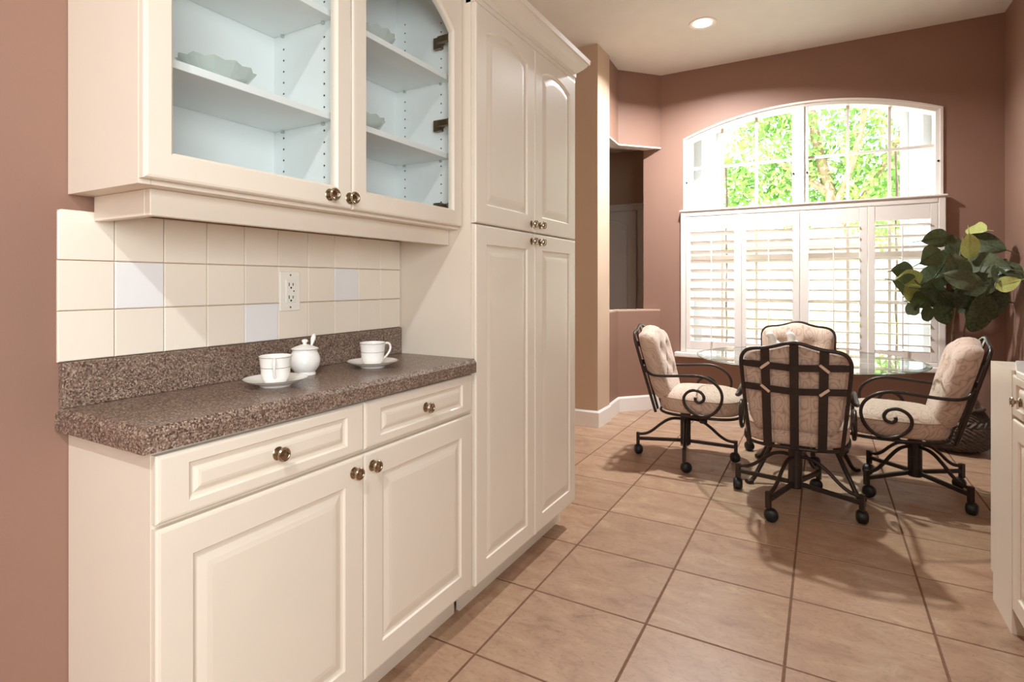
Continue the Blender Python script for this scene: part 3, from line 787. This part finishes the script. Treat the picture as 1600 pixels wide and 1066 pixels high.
m = MB().tube([p0 + (p1 - p0) * i / 8 for i in range(9)], [.0028, .0028, .003, .0034, .0045, .0062, .0075, .0068, .003], 10)
m.build('spoon', 'porc', sb, smooth=True)

# ---- crystal dishes
def crystal(x, y, z, r, label, sy=1.35):
    n = 48; loops = []
    prof = [(.30, 0, 0), (.55, .0, 0), (.60, .004, 0), (.8, .018, 0), (.97, .034, 1), (1.0, .037, 1), (.97, .038, 1), (.78, .023, 0), (.56, .009, 0), (.3, .006, 0)]
    for s_, hh, sc in prof:
        L = []
        for j in range(n):
            a = 2 * pi * j / n; q = r * s_ * (1 + (.035 * cos(12 * a)) * (1 if sc else .25))
            L.append((x + q * cos(a), y + q * sy * sin(a), z + hh * 1.25 + (.0025 * cos(12 * a) if sc else 0)))
        loops.append(L)
    o = MB().rings(loops, cap0=True, cap1=True).build('crystal_dish', 'crystal', smooth=False)
    return tag(o, label, 'dish', 'cut crystal dishes in the glass cabinet')
crystal(.172, .80, 1.6354, .066, 'cut crystal dish on the shelf behind the glass door farther from the pantry')
crystal(.178, 1.265, 1.6354, .06, 'cut crystal dish on the lower shelf, glass door by the pantry')
crystal(.18, 1.315, 1.9114, .058, 'cut crystal dish on the upper shelf, glass door by the pantry')

# ================================================================== TABLE
TX, TY, TZ = 1.30, 3.862, .728
tb = thing('dining_table', (TX, TY, 0), 'round glass dining table on dark curved iron legs', 'table')
R = .615
gt = MB().lathe([(.001, -.0095), (R - .008, -.0095), (R - .003, -.007), (R - .0015, -.005), (R - .028, .0), (.001, .0)], (TX, TY, TZ), 96).build('glass_top', 'table', tb)
MB().lathe([(R - .0085, -.0098), (R - .0028, -.0072), (R - .0014, -.0049), (R + .0006, -.0055), (R - .002, -.0088), (R - .008, -.0112)], (TX, TY, TZ), 96, ring=True).build('glass_edge', 'edge', gt, smooth=True)
prof = [(.385, .012), (.36, .03), (.33, .075), (.28, .15), (.215, .25), (.16, .34), (.135, .42), (.15, .50), (.19, .58), (.25, .645), (.31, .69), (.345, .7105)]
def spline(pts, n=5):
    out = []
    for i in range(len(pts) - 1):
        p0 = pts[max(i - 1, 0)]; p1 = pts[i]; p2 = pts[i + 1]; p3 = pts[min(i + 2, len(pts) - 1)]
        for k in range(n):
            f = k / n
            out.append(tuple(.5 * (2 * p1[d] + (p2[d] - p0[d]) * f + (2 * p0[d] - 5 * p1[d] + 4 * p2[d] - p3[d]) * f * f + (-p0[d] + 3 * p1[d] - 3 * p2[d] + p3[d]) * f ** 3) for d in range(len(p1))))
    out.append(tuple(pts[-1])); return out
for k in range(4):
    a = pi / 4 + k * pi / 2; ca, sa = cos(a), sin(a)
    lg = MB().tube([(TX + r * ca, TY + r * sa, z) for r, z in spline(prof, 4)], .0125, 8).build('leg', 'bronze', tb, smooth=True)
    fx, fy = TX + .392 * ca, TY + .392 * sa
    m = MB().obox((fx - .02 * sa, fy + .02 * ca, .012), (fx + .02 * sa, fy - .02 * ca, .012), .035, .02)
    m.build('foot', 'bronze', lg, bevel=.004)
    MB().lathe([(.002, 0), (.02, 0), (.02, .006), (.002, .0065)], (TX + .345 * ca, TY + .345 * sa, TZ - .0165), 14).build('glass_pad', 'black', lg)
for z, r in ((.42, .128), (.25, .203)):
    MB().tube([(TX + r * cos(2 * pi * i / 40), TY + r * sin(2 * pi * i / 40), z) for i in range(40)], .008, 8, closed=True).build('ring', 'bronze', tb, smooth=True)

# ---- two small white ceramic birds on the table
def bird(x, y, rz, label):
    path = [(-.055, 0, .030), (-.035, 0, .028), (-.01, 0, .034), (.015, 0, .05), (.03, 0, .075), (.036, 0, .098), (.046, 0, .106), (.06, 0, .104)]
    rad = [.004, .016, .03, .029, .02, .0165, .015, .003]
    pts = spline([(*p, r) for p, r in zip(path, rad)], 4)
    m = MB().tube([p[:3] for p in pts], [max(.0015, p[3]) for p in pts], 14)
    m.lathe([(.001, 0), (.024, 0), (.026, .004), (.018, .012), (.001, .02)], (0, 0, 0), 18)
    m.xf(Matrix.Translation((x, y, TZ + .0003)) @ Matrix.Rotation(rz, 4, 'Z') @ Matrix.Scale(1.3, 4))
    tag(m.build('bird_figurine', 'porc', smooth=True), label, 'figurine', 'white bird figurines on the glass table')
bird(1.175, 3.74, radians(190), 'small white ceramic bird figurine on the glass table, facing the chair by the pass-through')
bird(1.275, 3.80, radians(160), 'small white ceramic bird figurine on the glass table, facing the window chair')

# ================================================================== CHAIRS
def seat_outline(k=1.0, n=48):
    pts = []
    for i in range(n):
        a = 2 * pi * i / n; c, s_ = cos(a), sin(a); e = .62
        x = .25 * math.copysign(abs(c) ** e, c); y = .252 * math.copysign(abs(s_) ** e, s_)
        x *= 1 + .05 * (y / .25)
        pts.append((x * k, .105 + y * k))
    return pts
def back_y(z): return -.15 - .27 * (z - .335)
def back_outline(k=1.0, n=24):
    """closed outline in (x, z): from bottom right, up, over the domed top, down the left side"""
    R_ = []
    pts = [(.205, .335), (.212, .42), (.223, .55), (.233, .68), (.238, .77), (.234, .81), (.214, .84), (.18, .853), (.13, .858), (.08, .870), (.036, .884), (0, .888)]
    sp = spline(pts, 4)
    full = sp + [(-x, z) for x, z in sp[-2::-1]]
    return full
def make_chair():
    t = empty('dining_chair', (0, 0, 0))
    # pedestal
    MB().lathe([(.001, .095), (.033, .095), (.034, .1), (.034, .33), (.001, .33)], (0, 0, 0), 20).build('column', 'bronze', t, smooth=False)
    for k in range(4):
        a = k * pi / 2; ca, sa = cos(a), sin(a); Rr = .312
        P3 = lambda r, z: (r * ca, r * sa, z)
        m = MB().obox(P3(.03, .118), P3(Rr, .104), .018, .02)
        m.tube([P3(r, z) for r, z in spline([(.03, .262), (.07, .262), (.115, .248), (.165, .212), (.215, .168), (.26, .142), (.312, .134)], 4)], .0095, 8)
        m.obox(P3(Rr, .066), P3(Rr, .146), .022, .022, up=(-sa, ca, 0))
        lg = m.build('leg', 'bronze', t)
        # caster: hooded twin wheel
        m = MB()
        off = .012
        cxp, cyp = (Rr - .004) * ca - sa * off, (Rr - .004) * sa + ca * off
        prof = [(.001, -.025), (.022, -.0245), (.031, -.017), (.0335, -.006), (.0335, .006), (.031, .017), (.022, .0245), (.001, .025)]
        ml = MB().lathe(prof, (0, 0, 0), 16, 'x')
        ml.xf(Matrix.Translation((cxp, cyp, .0337)) @ Matrix.Rotation(a + .5, 4, 'Z'))
        ml.build('caster', 'black', lg, smooth=True)
        MB().lathe([(.004, .05), (.004, .066)], (Rr * ca, Rr * sa, 0), 10).build('caster_stem', 'nickel', lg)
    # tilt mechanism and knob
    m = MB().box(-.07, .07, -.06, .12, .318, .334); m.build('swivel_plate', 'black', t, bevel=.004)
    m = MB().lathe([(.001, -.02), (.022, -.02), (.024, -.012), (.024, .0), (.008, .006), (.008, .02)], (.19, .14, .313), 14); m.build('tilt_knob', 'black', t, smooth=True)
    # seat ring
    MB().tube([(x, y, .338) for x, y in seat_outline(1.0)], .009, 8, closed=True).build('seat_frame', 'bronze', t, smooth=True)
    MB().box(-.24, .24, .08, .11, .334, .344).box(-.015, .015, -.1, .3, .3345, .3435).build('seat_support', 'bronze', t)
    # seat cushion
    rings = []
    for k, z in ((.90, .348), (.965, .352), (.995, .365), (1.01, .385), (1.01, .41), (.995, .434), (.97, .443), (.93, .455), (.86, .466), (.7, .478), (.5, .485), (.28, .488), (.08, .489)):
        rings.append([(x, y, z + (.004 * (1 - k))) for x, y in seat_outline(k)])
    rings = [[(x, .105 + (y - .105), z) for x, y, z in L] for L in rings]
    sc = MB().rings(rings, cap0=True, cap1=True).build('seat_cushion', 'fabric', t, smooth=True)
    MB().tube([(x, y, .438) for x, y in seat_outline(.992)], .0042, 6, closed=True).build('piping', 'piping', sc, smooth=True)
    # back cushion
    ol = back_outline(); cz = .655
    n = len(ol)
    def ring(k, d, zlow=.425):
        L = []
        for x, z in ol:
            zz = max(z, zlow)
            # squeeze the lower part into a rounded bottom
            if z < zlow + .1:
                f = (zlow + .1 - z) / (zlow + .1 - .335); x = x * (1 - .14 * f * f); zz = zlow + .1 - (.1) * f
            xx = x * .955 * k; zc2 = cz + (zz - .006 - cz) * k
            dd = d
            if d > .06:
                for bx_, bz in ((-.09, .73), (.09, .73), (0, .64), (-.1, .56), (.1, .56)):
                    dd -= .03 * math.exp(-((xx - bx_) ** 2 + (zc2 - bz) ** 2) / .0022)
            L.append((xx, back_y(zc2) + .012 + dd, zc2))
        return L
    ks = [(.05, .002), (.4, .0), (.8, -.001), (.95, .004), (1.0, .025), (1.02, .05), (1.01, .075), (.97, .095), (.9, .108), (.8, .115), (.7, .118), (.6, .12), (.5, .121), (.4, .122), (.3, .122), (.2, .122), (.1, .122), (.03, .122)]
    bcu = MB().rings([ring(k, d) for k, d in ks], cap0=True, cap1=True).build('back_cushion', 'fabric', t, smooth=True)
    for bx_, bz in ((-.09, .73), (.09, .73), (0, .64), (-.1, .56), (.1, .56)):
        MB().lathe([(.001, 0), (.009, .001), (.007, .005), (.001, .006)], (bx_, back_y(bz) + .012 + .094, bz), 10, 'y').build('button', 'fabric', bcu, smooth=True)
    # back frame: outline rod and flat bars
    MB().tube([(x, back_y(z) - .004, z) for x, z in ol], .0095, 8).build('back_frame', 'bronze', t, smooth=True)
    def topz(x):
        b = [p for p in ol if p[1] > .8]
        for p, q in zip(b[:-1], b[1:]):
            if q[0] <= x <= p[0]: return p[1] + (q[1] - p[1]) * (x - p[0]) / (q[0] - p[0] + 1e-9)
        return .885
    for x0, x1 in ((-.122, -.128), (0, 0), (.122, .128)):
        z0, z1 = .34, topz(x1) - .004
        pts = [(x0 + (x1 - x0) * (z - z0) / (z1 - z0), back_y(z) - .006, z) for z in (z0, .45, .6, .75, z1)]
        m = MB(); m.obox(pts[0], pts[-1], .04, .006, up=(0, 1, .27)); m.build('vertical_bar', 'bronze', t)
    for z in (.645, .765):
        wv = .23 if z < .7 else .235
        MB().obox((-wv, back_y(z) - .006, z + .012), (0, back_y(z) - .0065, z - .004), .034, .006, up=(0, 1, .27)).obox((0, back_y(z) - .0065, z - .004), (wv, back_y(z) - .006, z + .012), .034, .006, up=(0, 1, .27)).build('horizontal_bar', 'bronze', t)
        for s_ in (-1, 1):
            xx = s_ * .129; dz = .017 * (1 if (z > .7) == (s_ < 0) else -1)
            MB().obox((xx - .02, back_y(z) - .013, z + .004 - dz), (xx + .02, back_y(z) - .013, z + .004 + dz), .013, .008, up=(0, 1, .27)).build('tie', 'tie', t, bevel=.002)
    # arms with scroll
    arm = [(-.222, .63), (-.20, .603), (-.165, .588), (-.10, .585), (-.02, .59), (.06, .597), (.13, .598), (.185, .582), (.235, .545), (.258, .50), (.256, .45), (.232, .40), (.19, .362), (.14, .352), (.085, .37), (.045, .41), (.035, .455), (.055, .492), (.095, .51), (.135, .50), (.155, .472), (.148, .446), (.122, .436), (.104, .45), (.106, .466)]
    sp = spline(arm, 5)
    for s_ in (-1, 1):
        pts = []
        for i, (y, z) in enumerate(sp):
            f = min(1, i / 12); xx = s_ * (.232 + .04 * f)
            pts.append((xx, y, z))
        MB().tube(pts, .0092, 8).build('arm', 'bronze', t, smooth=True)
    return t
proto = make_chair()
spots = [(.597, 3.885, -90 + 2, 10, 'dark iron swivel chair with damask cushions standing by the pass-through'),
         (1.27, 3.352, 1, 70, 'dark iron swivel chair with damask cushions, its barred back toward the kitchen aisle'),
         (1.845, 3.885, 88, 40, 'dark iron swivel chair with damask cushions in front of the fig basket'),
         (1.235, 4.40, 180, 20, 'dark iron swivel chair with damask cushions against the shuttered window')]
for i, (x, y, a, b, lab) in enumerate(spots):
    c = proto if i == 0 else copy_tree(proto)
    c.location = (x, y, 0); c.rotation_euler = (0, 0, radians(a))
    tag(c, lab, 'chair', 'swivel chairs around the glass table')
    for ch in c.children:
        if ch.name.split('.')[0] == 'leg': ch.rotation_euler = (0, 0, radians(b - a))

# ================================================================== PLANT
PX, PYp = 2.215, 5.045
pt = thing('fig_plant', (PX, PYp, 0), 'fiddle-leaf fig with broad dark leaves growing from a woven basket', 'plant')
TILT = .012
bprof = [(.10, .012), (.15, .02), (.19, .06), (.208, .12), (.2, .185), (.17, .25), (.148, .29), (.15, .305)]
def wick(prof, n=56):
    sp = spline(prof, 5); loops = []
    for i, (r, z) in enumerate(sp):
        L = []
        for j in range(n):
            a = 2 * pi * j / n
            L.append(((r + .006 * (1 if (i + j) % 2 else -1) * (0 if i in (0,) else 1)) * cos(a) + PX, (r + .006 * (1 if (i + j) % 2 else -1)) * sin(a) + PYp, z))
        loops.append(L)
    return loops
lp = wick(bprof)
m = MB().rings(lp, cap0=True)
m.rings([lp[-1], [(PX + .135 * cos(2 * pi * j / 56), PYp + .135 * sin(2 * pi * j / 56), .30) for j in range(56)], [(PX + .13 * cos(2 * pi * j / 56), PYp + .13 * sin(2 * pi * j / 56), .24) for j in range(56)]])
bk = m.build('basket', 'wicker', pt)
MB().tube([(PX + .149 * cos(2 * pi * j / 40), PYp + .149 * sin(2 * pi * j / 40), .306) for j in range(40)], .011, 8, closed=True).build('basket_rim', 'wicker', bk, smooth=True)
MB().lathe([(.001, .245), (.129, .245), (.129, .25), (.001, .255)], (PX, PYp, 0), 28).build('soil', 'soil', pt)
trunk = spline([(PX, PYp, .25), (PX - .01, PYp, .5), (PX - .02, PYp - .01, .75), (PX - .015, PYp - .03, .95), (PX, PYp - .05, 1.15), (PX + .01, PYp - .06, 1.35), (PX + .03, PYp - .06, 1.5)], 4)
MB().tube(trunk, [.012 - .007 * i / len(trunk) for i in range(len(trunk))], 8).build('trunk', 'stem', pt, smooth=True)
MB().tube(spline([(PX + .02, PYp + .01, .25), (PX + .03, PYp, .6), (PX + .05, PYp - .02, .9), (PX + .14, PYp - .05, 1.1), (PX + .2, PYp - .06, 1.25)], 4), .006, 7).build('branch', 'stem', pt, smooth=True)
MB().tube(spline([(PX - .012, PYp - .02, .95), (PX - .08, PYp - .05, 1.05), (PX - .18, PYp - .08, 1.12), (PX - .25, PYp - .1, 1.2)], 4), .005, 7).build('branch', 'stem', pt, smooth=True)
def leaf_mesh(mat, bend=.25, seed=0):
    rnd = random.Random(seed); nu, nv = 10, 6; vs = []; fs = []
    for i in range(nu + 1):
        t = i / nu
        wdt = .33 * (sin(pi * min(1, t ** .82)) ** .75) * (0.62 + .55 * t) if 0 < t < 1 else .012
        for j in range(nv + 1):
            s_ = (j / nv - .5) * 2
            z = -bend * t * t + .12 * abs(s_) * wdt * 1.3 + .035 * sin(11 * t + 2.2 * s_ + seed) * abs(s_)
            vs.append((s_ * wdt, t, z))
    for i in range(nu):
        for j in range(nv):
            a = i * (nv + 1) + j; fs.append((a, a + 1, a + nv + 2, a + nv + 1))
    b = len(vs)
    # midrib and petiole
    for i in range(nu + 1):
        t = i / nu; z = -bend * t * t; rr = .014 * (1 - .8 * t)
        vs += [(-rr, t, z + .001), (0, t, z + .02 * (1 - .8 * t)), (rr, t, z + .001)]
    for i in range(nu):
        a = b + i * 3; fs += [(a, a + 1, a + 4, a + 3), (a + 1, a + 2, a + 5, a + 4)]
    b = len(vs)
    for y in (-.28, .02):
        vs += [(-.012, y, 0), (.012, y, 0), (0, y, .02)]
    fs += [(b, b + 1, b + 4, b + 3), (b + 1, b + 2, b + 5, b + 4), (b + 2, b, b + 3, b + 5)]
    me = bpy.data.meshes.new('leaf'); me.from_pydata(vs, [], fs); me.materials.append(M[mat]); me.polygons.foreach_set('use_smooth', [True] * len(me.polygons)); return me
LM = {k: [leaf_mesh('leaf_' + k, .12 + .14 * i, i * 3) for i in range(3)] for k in ('dark', 'olive', 'grey', 'lime')}
# leaves: (x, y, z of centre), length, roll in the picture plane (deg, 0 = tip up), lean toward viewer, colour
def leaf(px_, pz, dy, L, ang, lean, col, k=0):
    L *= 1.16
    """centre at (PX+px_, PYp+dy, pz)"""
    me = LM[col][k % 3]; o = bpy.data.objects.new('leaf', me); COL.objects.link(o); o.parent = pt
    # leaf local: tip +Y, normal +Z.  stand it up so the normal faces the aisle (-Y), then roll
    base = Matrix.Rotation(radians(90 - lean), 4, 'X')
    rot = Matrix.Rotation(radians(-ang), 4, Vector((0, 1, 0))) @ base
    yaw_ = Matrix.Rotation(radians(18 * sin(px_ * 40 + pz * 23)), 4, 'Z')
    rot = yaw_ @ rot
    ctr = rot @ Vector((0, .5 * L, 0))
    for _ in range(12):
        mw = Matrix.Translation(Vector((px_, dy, pz)) - ctr) @ rot @ Matrix.Scale(L, 4)
        if max((mw @ v.co).x for v in me.vertices) + PX < XR - .012: break
        px_ -= .012
    o.matrix_local = mw
    return o
# image-derived arrangement in metres: dx from the trunk, height
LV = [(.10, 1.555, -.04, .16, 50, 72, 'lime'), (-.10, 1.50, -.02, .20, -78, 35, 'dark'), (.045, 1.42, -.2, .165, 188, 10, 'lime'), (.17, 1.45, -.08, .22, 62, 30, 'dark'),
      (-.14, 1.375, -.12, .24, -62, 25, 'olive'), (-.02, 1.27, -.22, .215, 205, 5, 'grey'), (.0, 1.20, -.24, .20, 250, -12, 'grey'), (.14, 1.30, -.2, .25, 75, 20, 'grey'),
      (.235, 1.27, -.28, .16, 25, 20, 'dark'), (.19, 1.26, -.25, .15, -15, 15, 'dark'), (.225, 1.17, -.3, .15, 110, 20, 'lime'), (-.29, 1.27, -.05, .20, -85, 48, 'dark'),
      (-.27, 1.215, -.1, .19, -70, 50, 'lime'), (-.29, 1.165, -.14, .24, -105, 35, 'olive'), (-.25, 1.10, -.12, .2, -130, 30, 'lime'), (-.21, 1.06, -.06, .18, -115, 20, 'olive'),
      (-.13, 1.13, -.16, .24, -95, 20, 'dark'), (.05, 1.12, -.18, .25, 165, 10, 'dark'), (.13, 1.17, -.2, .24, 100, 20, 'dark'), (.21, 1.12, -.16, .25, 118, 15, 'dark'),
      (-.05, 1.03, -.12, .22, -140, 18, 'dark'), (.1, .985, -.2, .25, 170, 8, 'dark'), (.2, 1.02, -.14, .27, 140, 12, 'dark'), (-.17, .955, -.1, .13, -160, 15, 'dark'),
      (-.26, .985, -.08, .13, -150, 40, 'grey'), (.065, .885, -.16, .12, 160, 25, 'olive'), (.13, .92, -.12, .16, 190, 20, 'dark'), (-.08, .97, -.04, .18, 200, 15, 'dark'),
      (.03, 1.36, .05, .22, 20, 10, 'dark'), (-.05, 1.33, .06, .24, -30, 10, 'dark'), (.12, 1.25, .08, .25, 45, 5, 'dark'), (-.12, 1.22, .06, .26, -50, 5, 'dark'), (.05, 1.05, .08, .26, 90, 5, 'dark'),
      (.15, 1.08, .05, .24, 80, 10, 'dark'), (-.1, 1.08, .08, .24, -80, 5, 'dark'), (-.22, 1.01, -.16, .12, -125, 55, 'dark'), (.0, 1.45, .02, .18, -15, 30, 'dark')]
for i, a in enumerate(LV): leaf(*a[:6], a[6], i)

# ================================================================== OUTSIDE
struct('ground', MB().box(-14, 16, 6.9, 40, -.5, -.3), 'lawn', 'sunlit lawn outside')
struct('driveway', MB().box(-14, 16, 9.5, 17, -.299, -.27), 'drive', 'pale concrete driveway outside')
struct('porch_floor', MB().box(-.03, 3.2, YW + .151, 6.89, -.5, -.12), 'drive', 'pale porch slab outside')
pa2 = arch_pts(.40, 2.07, 2.74, 3.24)
struct('wall_porch', wall_with_arch(-.03, 3.2, 6.68, 6.88, -.12, 3.6, pa2, -.115), 'stucco', 'white porch wall with arched opening')
struct('wall_porch_left', MB().box(-.03, .36, 5.8, 6.679, -.119, 3.3).box(-.03, .29, 5.462, 5.7999, -.119, 3.3), 'stucco', 'white porch side pier')
struct('wall_porch_right', MB().box(2.12, 3.2, 5.8, 6.679, -.119, 3.3).box(2.175, 3.2, 5.462, 5.7999, -.119, 3.3), 'stucco', 'white porch side pier')
struct('roof', MB().box(-1.8, 3.3, -2.8, 6.679, 3.61, 3.75), 'roof', 'house roof')
for x, lab in ((.43, 'narrow dark downpipe at the pass-through side of the porch arch'), (2.045, 'narrow dark downpipe at the fig side of the porch arch')):
    m = MB().tube([(x + .006 * sin(i * 1.7), 6.93, -.28 + i * .2) for i in range(15)], [.012 + .004 * sin(i * 2.3) for i in range(15)], 8)
    tag(m.build('strip', 'darkstrip'), lab, 'band', 'narrow dark strips on the porch')  # narrow wavering dark tube along each edge of the porch arch

def foliage(blobs, n, size, seed):
    rnd = random.Random(seed); m = MB()
    for _ in range(n):
        c, r = rnd.choice(blobs)
        while True:
            d = Vector((rnd.uniform(-1, 1), rnd.uniform(-1, 1), rnd.uniform(-1, 1)))
            if .25 < d.length <= 1: break
        p = Vector(c) + d * r
        a = Vector((rnd.gauss(0, 1), rnd.gauss(0, 1), rnd.gauss(0, 1))).normalized(); b = a.orthogonal().normalized(); s_ = size * rnd.uniform(.6, 1.3)
        m.add([p - a * s_, p + b * s_ * .55, p + a * s_, p - b * s_ * .55], [(0, 1, 2, 3)])
    return m
def tree(name, loc, trunk, branches, blobs, n, size, label, seed, mat='foliage'):
    t = thing(name, loc, label, 'tree')
    MB().tube(spline(trunk, 4), [.16 - .1 * i / (4 * (len(trunk) - 1) + 1) for i in range(4 * (len(trunk) - 1) + 1)], 8).build('trunk', 'bark', t, smooth=True)
    for b in branches: MB().tube(spline(b, 4), [.08 - .055 * i / (4 * (len(b) - 1) + 1) for i in range(4 * (len(b) - 1) + 1)], 7).build('branch', 'bark', t, smooth=True)
    f = foliage(blobs, n, size, seed).build('foliage', mat, t); tag(f, kind='stuff')
    return t
ty = 13.0
tree('shade_tree', (1.7, ty, -.3), [(1.7, ty, -.3), (1.75, ty, 1.2), (1.6, ty, 2.6), (1.3, ty, 4.0), (1.1, ty, 5.5)],
     [[(1.65, ty, 2.2), (2.3, ty, 3.2), (2.9, ty - .3, 4.5)], [(1.5, ty, 3.0), (.7, ty - .2, 3.6), (-.2, ty - .3, 4.4)], [(1.6, ty, 2.6), (2.0, ty - .6, 3.9), (2.2, ty - .8, 5.5)]],
     [((2.6, ty, 4.2), 1.2), ((1.6, ty - .4, 4.9), 1.3), ((3.4, ty, 3.6), 1.0), ((.5, ty, 3.9), 1.0), ((2.2, ty + .3, 3.0), .9), ((1.0, ty + .5, 3.2), .9), ((3.8, ty, 5.0), 1.1), ((-.5, ty, 3.2), .7), ((2.8, ty, 6.0), 1.3), ((.4, ty, 5.2), .9)],
     11500, .075, 'leafy green shade tree standing on the lawn outside the window', 3)
tree('garden_tree', (5.2, 19, -.3), [(5.2, 19, -.3), (5.2, 19, 1.5), (5.0, 19, 3.2), (5.0, 19, 5)], [[(5.1, 19, 2.4), (6, 19, 3.6), (6.6, 19, 4.6)]],
     [((5, 19, 4.2), 1.8), ((6.5, 19, 3.6), 1.4), ((3.6, 19, 3.4), 1.5), ((5.2, 19, 5.8), 1.5)], 5000, .13, 'second leafy tree farther across the driveway outside', 5)
for k, (x, y, r, lab) in enumerate(((-.2, 8.3, .5, 'yellowish shrub outside nearest the pass-through side of the porch'), (1.1, 8.6, .42, 'yellowish low shrub outside the middle of the window'), (2.5, 8.4, .4, 'yellowish shrub outside behind the fig side shutter'))):
    f = foliage([((x, y, .0), r), ((x + .3, y, -.05), r * .8), ((x - .35, y + .1, -.05), r * .8)], 900, .07, 20 + k).build('shrub', 'shrub')
    tag(f, lab, 'shrub', 'shrubs outside the window')
hs = thing('house', (4, 30, -.3), 'pale house with low brown roof across the street', 'building')
MB().box(-6, 10, 30, 36, -.3, 2.9).build('wall', 'housew', hs)
MB().add([(-6.6, 29.3, 2.9), (10.6, 29.3, 2.9), (10.6, 36.7, 2.9), (-6.6, 36.7, 2.9), (-3, 33, 5), (7, 33, 5)], [(0, 1, 5, 4), (1, 2, 5), (2, 3, 4, 5), (3, 0, 4), (3, 2, 1, 0)]).build('roof', 'roof', hs)
for x in (-3, 1.5, 4, 7): MB().box(x, x + 1.3, 29.95, 29.999, .8, 2.1).build('window', 'housepane', hs)
